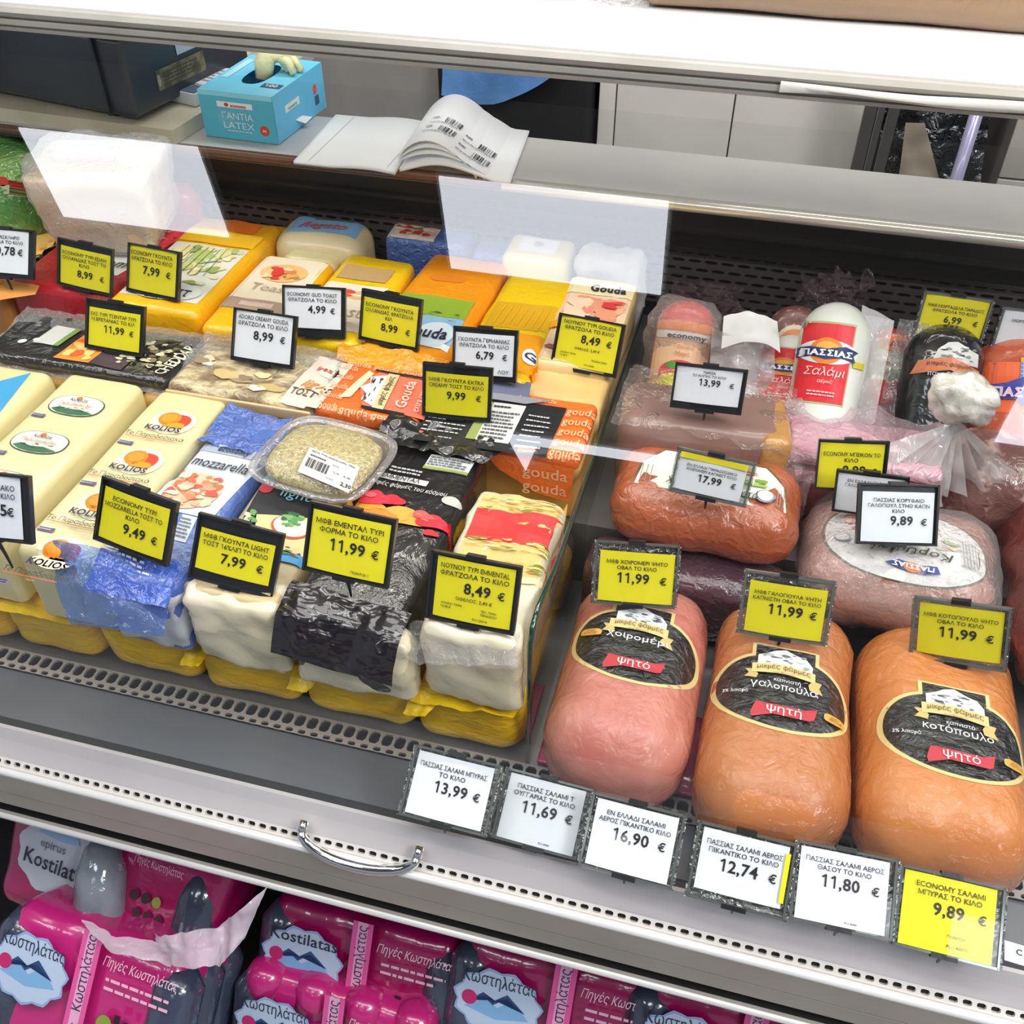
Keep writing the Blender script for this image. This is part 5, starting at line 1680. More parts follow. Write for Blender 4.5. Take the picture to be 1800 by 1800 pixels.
def passias(label, ptop, pbot, r, seed, yt, yb):
    t, o, a, b, d = salami('white_salami', label, ptop, pbot, r, WS, yt=yt, yb=yb, dome=1.0, group='white salamis with red label', seed=seed, amp=.002)
    P = wrap_frame(Print('printed_label', t, o), a, b, d, r)
    P.layer = 0
    P.rect(.02, -.02, .73, .76, 'b9b48c', n=12)
    P.rect(.04, .0, .71, .74, 'e1202c', k=1.5, n=12)
    P.ell(.40, .47, .40, .115, 'eef0f2', k=4, n=26)
    P.ell(.38, .48, .22, .125, 'f0862c', k=5, n=24)
    P.ell(.38, .52, .14, .05, 'f6b64a', k=6, n=20)
    P.poly([(.02, .40), (.02, .50), (.16, .515), (.38, .50), (.62, .535), (.80, .50), (.74, .46), (.78, .40), (.6, .425), (.38, .40), (.14, .43)], '26356e', k=7)
    P.text('ΠΑΣΣΙΑΣ', .40, .435, .055, 'f4f6ff', fit=.64, k=10, bold=.045)
    P.text('Σαλάμι', .40, .25, .08, 'f4dfe0', fit=.52, k=6, ital=.3, bold=0)
    P.text('αέρος', .42, .18, .035, 'f4dfe0', k=6, w=.3, ital=.2, bold=0)
    P.lines(.22, .05, .60, .11, 'f4c9cb', n=2, seed=3, k=6)
    P.rect(.76, .36, .93, .42, 'd6cf3c', k=4)
    P.build()
    put('clear_seam', sheet(a + V((r * .75, -.02, -.01)), a + V((r * 1.5, -.01, -.01)), b + V((r * 1.6, .01, -.02)), b + V((r * .6, 0, 0)), 8, 24, amp=.005, sc=40, seed=seed + 90, nrm=V((0, -1, 0))), film(tint=(.95, .95, .95), gl=.12, bump=1, bs=40, rough=.1, milky=.35), t)


passias('tall white salami with red label, front one of the pair', (1478, 532), (1446, 712), .0435, 5, 1.165, 1.085)
passias('shorter white salami with red label tucked behind the tall one', (1398, 590), (1376, 712), .041, 6, 1.185, 1.125)
t = thing('empty_film_bag', 'empty milky plastic bag sticking up right of the tall white salami', 'plastic bag', tuple(at(1530, 720, y=1.17)))
put('film', sheet(at(1490, 722, y=1.16), at(1560, 730, y=1.16), at(1572, 562, y=1.225), at(1508, 550, y=1.225), 18, 26, amp=.010, sc=34, seed=73, nrm=V((0, -1, .2))), film(tint=(.88, .88, .94), gl=.10, bump=1, bs=40, rough=.12, milky=.42, mcol='dcdcec'), t)
t, o, a, b, d = salami('salami', 'slim red salami with strawberry coloured label beside the milky bag', (1570, 578), (1556, 705), .027, mat('a63426', .35, coat=.9, crough=.1, bump=.3, bs=40), yt=1.225, yb=1.16, seed=7)
P = wrap_frame(Print('printed_label', t, o), a, b, d, .027)
P.rect(.05, -.1, .95, .82, 'c9bfae')
P.ell(.5, .74, .36, .10, 'ee7a2a', k=3)
P.text('ΠΑΣΣ', .5, .70, .07, '2f3f86', w=.6, k=6, bold=.03)
P.rect(.05, -.1, .95, .24, 'd2363c', k=3)
P.blobs(.4, .15, .9, .4, ['5f9a3c', '3f7a30'], n=5, seed=3, k=5, size=.25)
P.blobs(.1, .3, .9, .6, ['e6ddd0', 'b9a994'], n=6, seed=4, k=4, size=.3)
P.build()
t, o, a, b, d = salami('black_label_salami', 'black salami pack with orange ribbon and snowy mountain emblem under the 6,99 tag', (1668, 570), (1640, 722), .050, mat('131418', .3, coat=1, crough=.06, bump=.35, bs=15, bd=2, cb='both', bdist=.008), yt=1.20, yb=1.13, seed=8)
P = wrap_frame(Print('printed_label', t, o), a, b, d, .050)
P.poly([(.30, .52), (.34, .64), (.44, .72), (.55, .74), (.68, .68), (.82, .64), (.84, .50)], 'd9dbd8', k=3)
P.blobs(.34, .54, .80, .70, ['3a3c40', 'f2f3f2', '8a8c90'], n=12, seed=3, k=5, size=.12)
P.poly([(.10, .34), (.16, .50), (.5, .56), (.86, .46), (.94, .28), (.82, .36), (.5, .44), (.2, .40)], 'd9825a', k=7)
P.text('μικρές φάρμες', .5, .46, .045, '5a2f1c', fit=.5, k=10)
P.text('παραδοσιακή', .52, .34, .055, 'c9ced3', fit=.5, k=8, bold=0)
P.build()
put('clear_film', sheet(a + V((-.068, -.02, -.02)), a + V((-.02, -.05, -.02)), b + V((-.02, -.03, .01)), b + V((-.060, .0, .0)), 12, 26, amp=.012, sc=30, seed=74, nrm=V((0, -1, 0))), film(tint=(.8, .82, .84), gl=.18, bump=1, bs=40, rough=.08, milky=.10), t)
t, o, a, b, d = salami('orange_mortadella', 'orange mortadella with blue checked label at the right edge', (1792, 592), (1775, 730), .060, mat('b8502c', .35, coat=1, crough=.1, bump=.4, bs=30), yt=1.21, yb=1.15, seed=9)
P = wrap_frame(Print('printed_label', t, o), a, b, d, .060)
P.rect(.02, .0, .98, .62, 'ea6430')
P.rect(.42, .30, .98, .62, '6f8fd0', k=2)
for q in range(6):
    P.rect(.44 + .09 * q, .30, .46 + .09 * q, .62, 'a9bce6', k=4)
    P.rect(.42, .32 + .05 * q, .98, .335 + .05 * q, 'a9bce6', k=5)
P.rect(.42, .62, .98, .68, 'd9b02c', k=2)
P.poly([(.08, .16), (.10, .32), (.30, .36), (.52, .48), (.56, .36), (.98, .38), (.98, .14), (.55, .18), (.5, .08), (.4, .17)], '3a44a0', k=7)
P.text('ΠΑΣΣΙΑΣ', .20, .20, .11, 'e8c9d9', k=10, al='l', bold=.05, w=.9)
P.build()
# grey pieces hanging by the grille
for i, (px, py, lb) in enumerate(((1190, 560, 'dim clear film bag against the black grille above the orange salami'), (1420, 545, 'dim clear film bag against the black grille left of the white salami'))):
    t = thing('film_bag', lb, 'plastic bag', tuple(at(px, py + 30, y=1.30)))
    put('film', sheet(at(px - 10, py + 40, y=1.30), at(px + 110, py + 50, y=1.30), at(px + 110, py - 60, y=1.33), at(px - 10, py - 62, y=1.33), 20, 18, amp=.014, sc=26, seed=80 + i, nrm=V((0, -1, 0)), jag=.28), film(tint=(.75, .70, .72), gl=.05, bump=1, bs=34, rough=.15, milky=.14, mcol='8a7078'), t)

# ================================================================== on the worktop
# cutting board and scale
t = thing('cutting_board', 'thick off-white plastic cutting board under the black scale', 'cutting board', (-1.15, 1.45, 1.0705))
pts = [(-1.7, 1.352), (-.874, 1.312), (-.866, 1.425), (-.95, 1.78), (-1.7, 1.82)]
vs = [V((x, y, 1.0705)) for x, y in pts] + [V((x, y, 1.092)) for x, y in pts]
put('board', (vs, [(4, 3, 2, 1, 0), (5, 6, 7, 8, 9)] + [(i, (i + 1) % 5, (i + 1) % 5 + 5, i + 5) for i in range(5)]), mat('cbc7b4', .5, col2='bdb9a4', cs=8, bump=.15, bs=120), t, smooth=False)
t = thing('counter_scale', 'dark blue-black counter scale standing on the cutting board', 'scale', (-1.10, 1.5, 1.0925))
SCM = mat('272c36', .38, coat=.3, crough=.3, bump=.15, bs=200)
SCM2 = mat('1d222b', .4, bump=.1, bs=200)
Mz = rotz(-10)
cc = V((-1.128, 1.492, 1.160))
put('body', rbox(cc, (.225, .145, .058), .010, n=4, M=Mz), SCM, t)
put('top_cover', rbox(cc + V((-.005, .0, .062)), (.232, .152, .008), .005, n=4, M=Mz), SCM2, t)
put('pan', rbox(cc + V((-.005, .0, .080)), (.20, .13, .005), .003, n=3, M=Mz), STEEL, t, label='steel weighing pan')
q0 = cc + Mz @ V((-.150, -.165, -.004))
put('front_pod', rbox(q0, (.055, .035, .045), .012, n=4, M=Mz), SCM2, t, label='protruding front housing')
put('corner_rib', rbox(cc + Mz @ V((.180, -.1485, 0)), (.002, .004, .056), .0015, n=3, M=Mz), SCM2, t)
for sx, sy in ((.16, -.11), (-.17, -.11), (.16, .11), (-.17, .11)):
    p = cc + Mz @ V((sx, sy, 0))
    put('foot', ring_sweep([(p.x, p.y, 1.0925), (p.x, p.y, 1.107)], [.014, .014], 20), mat('101010', .6, bump=.5, bs=300), t)
P = Print('rating_plate', t, label='worn metal rating plate')
e0 = cc + Mz @ V((.2256, -.085, -.034))
P.frame(e0, Mz @ V((0, .115, 0)), V((0, 0, .030)))
P.rect(0, 0, 1, 1, mat('8d8468', .4, .5, col2='5f5a48', cs=60))
P.lines(.12, .15, .9, .85, '4a4636', n=4, seed=3)
P.ell(.04, .5, .03, .3, '9a9a9a', k=3, n=12)
P.build()
P = Print('white_sticker', t)
P.frame(cc + Mz @ V((.2256, -.03, .004)), Mz @ V((0, .045, 0)), V((0, 0, .036)))
P.rect(0, 0, 1, 1, '9fb0bf')
P.build()
t = thing('small_carton', 'small flat white and blue carton lying between scale and glove box', 'carton', (-.90, 1.47, 1.0925))
put('carton', rbox((-.905, 1.475, 1.103), (.035, .062, .010), .002, n=3, M=rotz(-14)), mat('c9ced3', .5), t)
P = Print('printed_top', t)
P.frame(V((-.905, 1.475, 1.1135)) + rotz(-14) @ V((-.034, -.06, 0)), rotz(-14) @ V((.068, 0, 0)), rotz(-14) @ V((0, .12, 0)))
P.rect(.05, .3, .95, .97, 'e6eaee').rect(.0, .0, 1, .26, '54687a')
P.lines(.15, .4, .8, .9, '9aa4ae', n=5)
P.build()
# glove box
t = thing('glove_box', 'light blue cardboard box of latex gloves with a glove pulled out', 'glove box', (-.80, 1.44, 1.0705))
G0, G1, G3 = at(363, 238, z=1.071), at(490, 254, z=1.071), at(567, 188, z=1.071)
ux = (G1 - G0).normalized()
uy = V((-ux.y, ux.x, 0))
L_ = (G3 - G1).length * 1.02
gw = (G1 - G0).length
gh = .070
BX = mat('6ac8ea', .45, coat=.2, col2='7bd2f0', cs=6)


def gp(a, b, c_):
    return G0 + ux * a + uy * b + V((0, 0, c_))


hx0, hx1, hy0, hy1 = gw * .32, gw * .68, L_ * .28, L_ * .78
N_ = 32
ring = [gp(gw / 2 + gw * .17 * math.copysign(abs(math.cos(a)) ** .8, math.cos(a)), L_ * .52 + L_ * .27 * math.copysign(abs(math.sin(a)) ** .8, math.sin(a)), gh) for a in [2 * math.pi * k / N_ for k in range(N_)]]
sq = []
for k in range(N_):
    a = 2 * math.pi * k / N_
    ca, sa = math.cos(a), math.sin(a)
    s_ = 1 / max(abs(ca), abs(sa))
    sq.append(gp(gw / 2 + gw / 2 * ca * s_, L_ / 2 + L_ / 2 * sa * s_, gh))
vs = ring + sq + [gp(0, 0, 0), gp(gw, 0, 0), gp(gw, L_, 0), gp(0, L_, 0), gp(0, 0, gh), gp(gw, 0, gh), gp(gw, L_, gh), gp(0, L_, gh)]
b0 = 2 * N_
fs = [(k, (k + 1) % N_, N_ + (k + 1) % N_, N_ + k)[::-1] for k in range(N_)] + [(b0, b0 + 1, b0 + 5, b0 + 4), (b0 + 1, b0 + 2, b0 + 6, b0 + 5), (b0 + 2, b0 + 3, b0 + 7, b0 + 6), (b0 + 3, b0, b0 + 4, b0 + 7), (b0, b0 + 3, b0 + 2, b0 + 1)]
put('box', (vs, fs), BX, t, smooth=False)
P = Print('printed_front', t)
P.frame(gp(0, 0, 0), ux * gw, V((0, 0, gh)))
P.rect(0, 0, 1, .9, '52b9d6').rect(.0, .9, 1, 1, '90dcf2')
P.rect(.24, .68, .72, .80, 'eceff0', k=2)
P.text('economy', .53, .70, .07, 'b03a36', k=5, w=.3, bold=.03)
P.ell(.37, .74, .03, .04, 'c03a36', k=5)
P.ell(.34, .42, .12, .2, '67bcd8', k=2)
P.text('ΓΑΝΤΙΑ', .50, .44, .15, 'd9eef4', fit=.42, k=5, bold=.0)
P.text('LATEX', .50, .24, .15, 'd9eef4', fit=.42, k=5, bold=.0)
P.lines(.33, .17, .68, .21, 'd9eef4', n=1, k=5)
P.ell(.84, .26, .065, .11, 'd8452f', k=3, n=24)
P.text('M', .84, .23, .07, 'ffffff', k=6, w=.05)
P.build()
P = Print('printed_side', t)
P.frame(gp(gw, 0, 0), uy * L_, V((0, 0, gh)))
P.rect(0, 0, 1, 1, '66c4ee')
P.rect(.20, .50, .48, .66, 'dfeef2', k=2)
P.text('economy', .34, .53, .08, '5aa06a', k=4, w=.22)
P.ell(.80, .55, .035, .11, 'e0563f', k=3)
P.rect(.78, .2, .86, .4, '2c5a86', k=3)
P.build()
P = Print('printed_top', t)
P.frame(gp(0, 0, gh), ux * gw, uy * L_)
P.rect(.70, .20, .96, .30, '2a4f78', k=1).text('100', .83, .215, .06, 'e9f2f6', k=4, w=.2)
P.rect(.06, .34, .16, .86, 'a9dcec', k=1)
P.ell(.62, .90, .12, .03, 'd95a4a', k=1)
P.build()
put('inside_shadow_card', box(-.001, -.001, 0, .001, .001, .001), BLACKP, t) if False else None
gl = [gp(gw * .52, L_ * .50, gh - .006), gp(gw * .54, L_ * .54, gh + .014), gp(gw * .56, L_ * .60, gh + .026), gp(gw * .66, L_ * .64, gh + .030), gp(gw * .78, L_ * .62, gh + .022), gp(gw * .83, L_ * .60, gh + .004)]
GLV = mat('dcdcb0', .5, bump=.5, bs=90, col2='d0cf9c', cs=20, sss=.15)
put('latex_glove', ring_sweep(gl, [.013, .014, .015, .016, .012, .006], 18, amp=.005, sc=60, seed=4), GLV, t, label='cream latex glove')
for k in range(2):
    g2 = [gl[3] + V((.004 * k, -.006 + .012 * k, -.004)), gl[4] + V((.010, -.008 + .016 * k, -.004)), gl[5] + V((.012 + .006 * k, -.010 + .018 * k, .0))]
    put('glove_finger', ring_sweep(g2, [.008, .007, .005], 12), GLV, t)
put('torn_flap', sheet(gp(gw, L_ * .36, .016), gp(gw, L_ * .50, .014), gp(gw + .014, L_ * .54, .012), gp(gw + .010, L_ * .44, .006), 5, 3, amp=.001), mat('dfe6ea', .6), t, label='torn white cardboard flap')

# open book
t = thing('open_notebook', 'open white notebook with barcode stickers on its curling right pages', 'book', (-.51, 1.4, 1.0705))
PAP = mat('edf0f3', .6)


def page(xa, xb, ya, yb, prof_, th0, sk=0):
    """leaf stack: prof_(u) height at fraction u from spine outward"""
    n = 22
    top, bot = [], []
    vs, fs = [], []
    for i in range(n + 1):
        u = i / n
        x = xa + (xb - xa) * u
        z = prof_(u)
        for y in (ya, yb):
            vs.append(V((x + sk * (y - ya) / (yb - ya), y, 1.071 + z + th0 * (1 - .3 * u))))
        for y in (ya, yb):
            vs.append(V((x + sk * (y - ya) / (yb - ya), y, 1.071 + z * .98)))
    for i in range(n):
        a = i * 4
        b = a + 4
        fs += [(a, b, b + 1, a + 1), (a + 2, a + 3, b + 3, b + 2), (a, a + 2, b + 2, b), (a + 1, b + 1, b + 3, a + 3)]
    fs += [(0, 1, 3, 2), (n * 4, n * 4 + 2, n * 4 + 3, n * 4 + 1)]
    return vs, fs


lf = put('left_pages', page(-.512, -.668, 1.285, 1.475, lambda u: .004 * math.sin(math.pi * min(1, u * 1.6)) * (1 - u * .4) + .001, .007, -.012), PAP, t)
rt = put('right_pages', page(-.510, -.345, 1.300, 1.492, lambda u: .020 * math.sin(math.pi * min(1, u * 1.15)) ** 1.2 * (1 - .5 * u) + .0005, .005, -.020), PAP, t)
pgs = []
for k in range(3):
    h_ = .034 + .010 * k
    pgs.append(page(-.512, -.372 - .012 * k, 1.304, 1.490, lambda u, h_=h_: h_ * math.sin(math.pi * min(1, .10 + u * .9)) ** .8 * (1 - .25 * u), .0012, -.015))
cp = put('curled_page', join(*pgs), PAP, t, label='curling top pages')
put('cover', page(-.512, -.672, 1.283, 1.478, lambda u: 0, .0012, -.012), mat('3a3d44', .5), t, label='dark cover edge')
P = Print('barcode_stickers', t, cp)
P.frame((-.49, 1.31, 1.12), (.105, .0, 0), (0, .12, 0))
for (x, y) in ((.05, .52), (.05, .24), (.56, .40), (.56, .10)):
    P.bars(x + .20, y + .02, x + .44, y + .17, '45454c', n=9, seed=int(x * 9 + y * 10))
    P.lines(x, y + .10, x + .12, y + .17, '55555c', n=1, seed=2)
    P.lines(x, y - .03, x + .42, y + .01, '77777f', n=1, seed=3)
P.build()
P = Print('ruled_line', t, lf)
P.frame((-.66, 1.29, 1.1), (.15, 0, 0), (0, .18, 0))
P.rect(.09, 0, .095, 1, 'a9b2c0', n=6).rect(.90, 0, .905, 1, 'a9b2c0', n=6)
P.build()

# on the top shelf
t, o = block('wrapped_tray', 'long tan film wrapped package lying on the white top shelf at the right', 'package', -.155, 1.062, 1.3715, .55, 1.29, 1.44, mat('8a6a4b', .4, coat=1, crough=.1, bump=.4, bs=12, cb='both', bdist=.006, col2='9a7853', cs=5, stretchc=(.6, 4, 3)), r=.02, amp=.004, seed=90, part='wrapped_goods', n=8)
put('loose_film', sheet((-.20, 1.068, 1.374), (-.14, 1.066, 1.374), (-.14, 1.2, 1.44), (-.19, 1.2, 1.42), 10, 12, amp=.008, sc=40, seed=91), WRAP, t)
t, o = block('dark_tray', 'dark grey tray at the back of the white top shelf, top middle', 'tray', -.30, 1.085, 1.3715, -.205, 1.28, 1.41, mat('3c3c3c', .5), r=.006, seed=92, part='tray')

# ================================================================== staff side behind the counter
GCB = mat('c9c5be', .45, .05, col2='d0ccc5', cs=4)
t = thing('grey_cabinet', 'light grey tall cabinet with narrow door gaps behind the worktop', 'cabinet', (0, 2.3, 0))
put('carcass', box(-.40, 2.316, 0, .195, 2.75, 1.25), mat('6f6e6c', .6), t, smooth=False)
for x0, x1 in ((-.398, -.360), (-.357, -.0935), (-.0905, .195)):
    put('door', join(rbox(((x0 + x1) / 2, 2.306, .62), ((x1 - x0) / 2, .009, .60), .003, n=2)), GCB, t)
t = thing('grey_wall_panel', 'plain grey panel unit behind the glove box and notebook', 'panel', (-1.3, 2.35, 0))
put('panel', box(-2.1, 2.34, 0, -.80, 2.6, 1.3), mat('8f8c88', .55, col2='989591', cs=5), t, smooth=False)
put('dark_gap', box(-.80, 2.42, 0, -.40, 2.6, 1.3), mat('121314', .7), t, smooth=False)
t = thing('black_bag', 'black bag on the floor side partly hidden by the scale', 'bag', (-1.18, 2.2, 0))
put('bag', rbox((-1.27, 2.22, .50), (.10, .09, .50), .06, n=8, amp=.015, sc=9, seed=95), mat('17181b', .4, coat=.4, bump=.6, bs=20), t)
t = thing('blue_cloth', 'blue cloth hanging with a curved hem over a black bin behind the notebook', 'cloth', (-.65, 2.25, .7))
n = 26
vs, fs = [], []
p0, p1, p2 = at(775, 60, y=2.25), at(775, 172, y=2.25), at(990, 60, y=2.25)
for i in range(n + 1):
    u = i / n
    px = 775 + 215 * u
    bot = 186 - 68 * max(0, (u - .40) / .60) ** 1.5 if u > .40 else 168 + 18 * (u / .40)
    for j in range(9):
        v = j / 8
        py = 40 + (bot - 40) * v
        q = at(px, py, y=2.25)
        q.y += .012 * math.sin(u * 9 + v * 3) + .006 * noise.noise(q * 30)
        vs.append(q)
for i in range(n):
    for j in range(8):
        a = i * 9 + j
        fs.append((a, a + 1, a + 10, a + 9))
put('cloth', (vs, fs), mat('5d8dc6', .8, bump=.3, bs=60, col2='5484bd', cs=12), t)
t = thing('black_bin', 'black bin with matte sides under the blue cloth', 'bin', (-.55, 2.34, 0))
put('bin_body', rbox((-.58, 2.345, .5), (.17, .06, .55), .02, n=4), mat('0f1011', .6), t)
# trolley with liner
t = thing('steel_waste_trolley', 'steel waste trolley holding a black liner and beige paper at the right', 'bin', (.28, 2.2, 0))
SS = mat('8c8a86', .3, .8)
for px, w_ in ((1528, .012), (1548, .006), (1570, .010)):
    a, b = at(px, 200, y=2.15), at(px, 330, y=2.15)
    put('side_post', box(a.x - w_, 2.14, 0, a.x + w_, 2.16, 1.2), SS, t, smooth=False)
put('inner_back', box(.205, 2.34, 0, .44, 2.36, 1.2), mat('1c1c1c', .6), t, smooth=False)
put('liner', sheet(at(1545, 330, y=2.19), at(1720, 340, y=2.19), at(1745, 170, y=2.19), at(1550, 165, y=2.19), 26, 20, amp=.03, sc=12, seed=96, nrm=V((0, -1, 0))), mat('1e2124', .25, coat=1, crough=.1, bump=.9, bs=14, cb='both', bdist=.02), t, label='glossy black bin liner')
put('beige_paper', join(sheet(at(1575, 345, y=2.155), at(1660, 350, y=2.155), at(1625, 215, y=2.155), at(1592, 215, y=2.155), 12, 12, amp=.012, sc=12, seed=97, nrm=V((0, -1, 0)))), mat('8f8474', .7, col2='7a705f', cs=8), t)
p = at(1697, 260, y=2.12)
put('pole', ring_sweep([(p.x + .001, 2.12, 0), (p.x + .001, 2.12, 1.2)], [.013, .013], 12), mat('a9a4c4', .25, .4, coat=1), t, label='shiny lilac grey pole')
t = thing('food_container', 'white rounded container edge just above the worktop right of the notebook', 'container', tuple(at(1500, 310, y=1.75)))
put('lid', rbox(at(1530, 338, y=1.75), (.060, .04, .012), .010, n=4), mat('e4e4e2', .4), t)
t = thing('tiled_pillar', 'grey beige tiled pillar at the far right behind the counter', 'pillar', (.7, 2.3, 0))
put('core', box(.492, 2.29, 0, 1.2, 2.6, 1.4), mat('6f6c68', .7), t, smooth=False)
for i in range(5):
    for j in range(9):
        x0 = .493 + i * .125
        z0 = .02 + j * .150
        put('tile', rbox((x0 + .060, 2.2865, z0 + .0725), (.0603, .004, .0728), .002, n=2), mat('b0aba4', .35, col2='a8a39b', cs=9), t)

# ================================================================== water packs under the counter
PINK_SHADED = mat('a20e5b', .3, coat=1, crough=.08, bump=.25, bs=16, col2='9c0c54', cs=6)  # film colour darkened for the shade under the counter
PINK_LIT = mat('bf2275', .3, coat=1, crough=.08, bump=.25, bs=16)  # lit copy of the pink film for the front packs


def water_pack(label, c, rz=0, rx=30, seed=0, knobs=(), tint=PINK_SHADED):
    """shrink-wrapped pack of twelve upright bottles, leaning back; c is the top front edge centre"""
    t = thing('water_bottle_pack', label, 'water pack', tuple(c), 'pink shrink-wrapped water packs')
    M = rotz(rz) @ rotx(-rx)
    W, D, Hh = .262, .140, .205
    c = V(c)

    def loc(x, y, z):
        return c + M @ V((x, y, z))
    body = rbox((0, 0, 0), (W / 2 - .002, D / 2 - .003, Hh / 2 - .012), .028, n=8, amp=.003, sc=14, seed=seed)
    vs_ = []
    for v in body[0]:
        q = V(v)
        s_ = abs(math.sin(math.pi * (q.x + W / 2) / (W / 4)))
        q.y *= .93 + .10 * s_
        q.z += .010 * s_ if q.z > 0 else 0
        vs_.append(loc(q.x, q.y + D / 2, q.z - Hh / 2))
    sh_ = put('pink_film', (vs_, body[1]), tint, t)
    for i in knobs:
        for j in range(2):
            x = -W / 2 + W / 8 + i * W / 4
            y = D / 6 + j * D / 3
            pts_ = [loc(x, y, -.045), loc(x, y, -.018), loc(x, y, -.008), loc(x, y, -.003), loc(x, y, -.001)]
            put('bottle_end', ring_sweep(pts_, [.029, .0275, .022, .013, .003], 20), tint, t)
    for s_ in (-1, 1):
        for j in range(3):
            y = D / 6 + j * D / 3
            pts_ = [loc(s_ * (W / 2 - .024), y, -Hh + .02), loc(s_ * (W / 2 - .022), y, -Hh * .55), loc(s_ * (W / 2 - .022), y, -.04), loc(s_ * (W / 2 - .026), y, -.02)]
            put('bottle', ring_sweep(pts_, [.028, .0305, .030, .018], 18, amp=.001), mat('3d4558', .2, coat=1, crough=.05, bump=.35, bs=12, cb='both'), t, label='clear dark bottle at the open side')
    P = Print('printed_film', t, lift=.0)
    P.frame(loc(-W / 2, -.0075, -Hh), M @ V((W, 0, 0)), M @ V((0, 0, Hh)))
    sb = 'b9cbe4'
    P.layer = 1
    P.ell(.23, .66, .20, .20, '8fa9d2', n=44, fn=lambda a: 1 + .06 * math.sin(11 * a))
    P.ell(.23, .66, .19, .185, sb, k=2, n=44, fn=lambda a: 1 + .05 * math.sin(11 * a))
    P.poly([(.08, .60), (.18, .68), (.23, .63), (.30, .70), (.38, .60), (.23, .56)], '7fb0dc', k=4)
    P.poly([(.10, .64), (.16, .71), (.21, .66), (.27, .73), (.36, .64), (.27, .705), (.21, .645), (.16, .69)], '2f4a7c', k=5)
    P.text('Κωστηλάτας' if seed % 2 else 'Kostilatas', .23, .76, .075, '2c2f45', fit=.34, k=6, bold=.01)
    P.ell(.10, .66, .035, .045, 'c0286c', k=6)
    P.rect(.46, .0, .56, 1.0, 'e25a9f', k=2)
    P.rect(.485, .0, .535, 1.0, 'e6a9cc', k=3)
    fo, fu, fv = P.o.copy(), P.U.copy(), P.V.copy()
    P.frame(fo + fu * .56, fv, -fu * .10)
    P.text('12 x 0.5lt', .32, .28, .45, '3c2a50', k=6, w=.36, bold=0)
    P.text('Κωστηλάτας', .76, .28, .5, '3c2a50', k=6, w=.44, bold=0)
    P.frame(fo, fu, fv)
    P.text('Πηγές Κωστηλάτας', .78, .84, .06, 'f0c4da', k=6, w=.38, ital=.15, bold=0)
    P.lines(.62, .70, .96, .80, 'eab0cc', n=2, seed=seed, k=6, fill=.35)
    P.ell(.66, .52, .04, .055, '8a9a3a', k=5, n=16, fn=lambda a: 1 + .12 * math.sin(8 * a))
    for q in range(5):
        P.ell(.72 + .05 * q, .50 - .02 * q, .020, .032, '2c1c24', k=5, n=14)
        P.ell(.72 + .05 * q, .50 - .02 * q, .011, .017, 'c9a9b4', k=6, n=12)
        P.rect(.705 + .05 * q, .55 - .02 * q, .735 + .05 * q, .60 - .02 * q, '2c1c24', k=5)
    P.text('από την καρδιά των Τζουμέρκων', .78, .30, .045, 'f0c4da', k=6, w=.38, bold=0)
    P.rect(.0, .0, 1, .02, 'a01058', k=2)
    P.build()
    return t, loc, M


e = at(232, 1655, y=.405)
tB, lo, M = water_pack('water pack in lit pink film colour at the bottom left with 12 x 0.5lt band', at(170, 1632, y=.40), rz=-4, rx=44, seed=1, tint=PINK_LIT)
tD, lo, M = water_pack('water pack in lit pink film colour at the bottom middle, front row', at(590, 1745, y=.43), rz=-1, rx=30, seed=3, tint=PINK_LIT, knobs=(0, 1, 2, 3))
tC, lo, M = water_pack('water pack in pink darkened for shade under the handle, second row', at(640, 1615, y=.505), rz=0, rx=34, seed=2)
tE, lo, M = water_pack('water pack in pink darkened for shade right of the handle, second row', at(995, 1690, y=.505), rz=0, rx=34, seed=5)
tF, lo, M = water_pack('water pack in pink darkened for shade at the bottom right, mostly hidden by the rail', at(1330, 1765, y=.505), rz=0, rx=34, seed=7)
tG, lo, M = water_pack('water pack in pink darkened for shade at the bottom, far right under the rail', at(1690, 1850, y=.505), rz=0, rx=34, seed=9)
# torn pack at the top left
t = thing('torn_water_pack', 'tilted pink water pack with torn milky film showing a bottle, under the left rail', 'water pack', tuple(at(200, 1560, y=.44)), 'pink shrink-wrapped water packs')
cA = at(190, 1474, y=.505)
MA = rotz(-6) @ rotx(-44)


def la(x, y, z):
    return cA + MA @ V((x, y, z))


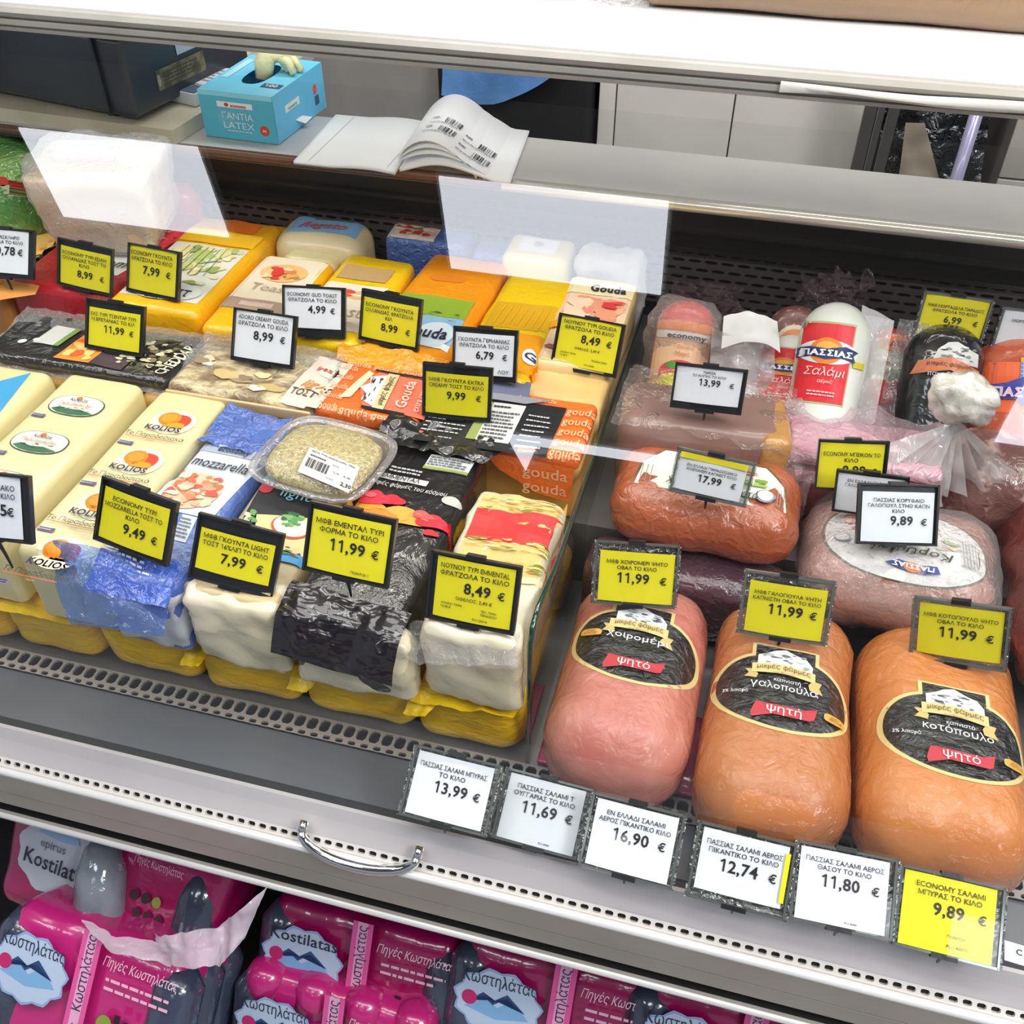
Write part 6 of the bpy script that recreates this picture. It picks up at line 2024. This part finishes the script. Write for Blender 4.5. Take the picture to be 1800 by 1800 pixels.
bd = rbox((0, 0, 0), (.165, .065, .085), .03, n=9, amp=.006, sc=12, seed=12)
sh_ = put('pink_film', ([la(v.x * (1 + .04 * math.sin(20 * v.z)), v.y + .075, v.z - .055) for v in bd[0]], bd[1]), PINK_SHADED, t)
BT = mat('6c7480', .12, coat=1, crough=.04, bump=.4, bs=16, cb='both', col2='858c96', cs=20)
put('bottle', ring_sweep([la(.035, .002, -.150), la(.030, -.004, -.13), la(.018, -.006, -.09), (la(.006, -.006, -.04)), la(-.002, -.003, -.012), la(-.006, .0, .0)], [.020, .029, .031, .031, .022, .012], 22, amp=.001), BT, t, label='clear bottle seen through the torn film')
for k in range(3):
    put('side_bottle', ring_sweep([la(.125, .03 + .03 * k, -.13), la(.130, .03 + .03 * k, -.09), la(.132, .03 + .03 * k, -.04), la(.13, .03 + .03 * k, .0)], [.026, .030, .030, .016], 18), mat('3d4558', .2, coat=1, crough=.05, bump=.35, bs=12, cb='both'), t)
P = Print('printed_film', t, sh_, dir=MA @ V((0, 1, 0)))
P.frame(la(-.135, -.02, -.14), MA @ V((.27, 0, 0)), MA @ V((0, 0, .17)))
P.ell(.22, .52, .22, .30, 'b9c0cc', n=44, fn=lambda a: 1 + .05 * math.sin(9 * a), k=1)
P.text('epirus', .20, .56, .07, '5a6478', w=.2, k=5, bold=0)
P.text('Kostilatas', .24, .40, .12, '2c2f45', fit=.38, k=5, bold=.01)
P.poly([(.10, .66), (.17, .76), (.23, .68), (.30, .74), (.34, .66), (.24, .64)], '8fb4dc', k=4)
P.rect(.42, .6, .51, 1.0, 'e79ac0', k=2)
P.text('12', .465, .85, .06, '3c2a50', k=5, w=.05)
P.text('Πηγές Κωστηλάτας', .78, .72, .06, 'eab0cc', k=5, w=.26, bold=0)
for q in range(3):
    P.ell(.70 + .06 * q, .50, .024, .04, '3a2a2c' if q < 2 else '8a9a3a', k=5, n=12)
    P.ell(.73 + .06 * q, .38, .024, .035, '3a2a2c', k=5, n=12)
P.text('12 x 0.5lt', .80, .26, .06, 'f0d0e0', k=5, w=.2)
P.build()
WM = film(tint=(.9, .88, .92), gl=.12, bump=1, bs=30, rough=.15, milky=.62, mcol='d9c9d6')
for k_, (q_, sd_) in enumerate(((((140, 1612, .405), (330, 1668, .400), (300, 1700, .375), (165, 1652, .380)), 13), (((270, 1640, .400), (395, 1625, .410), (385, 1700, .370), (300, 1690, .375)), 14), (((370, 1640, .405), (468, 1560, .44), (430, 1650, .40), (385, 1700, .372)), 15))):
    c_ = [at(a_, b_, y=y_) for a_, b_, y_ in q_]
    put('torn_film', sheet(*c_, 22, 12, amp=.010, sc=30, seed=sd_, nrm=V((0, -.8, .6)), jag=.05, fn=lambda u, v: .008 * math.sin(math.pi * u)), WM, t, label='torn milky film edge')
put('base_shelf', box(X0, .30, .0, X1, .74, .06), mat('2a2628', .6), case, smooth=False, label='dark plinth under the water packs')

bpy.data.objects.remove(_to)
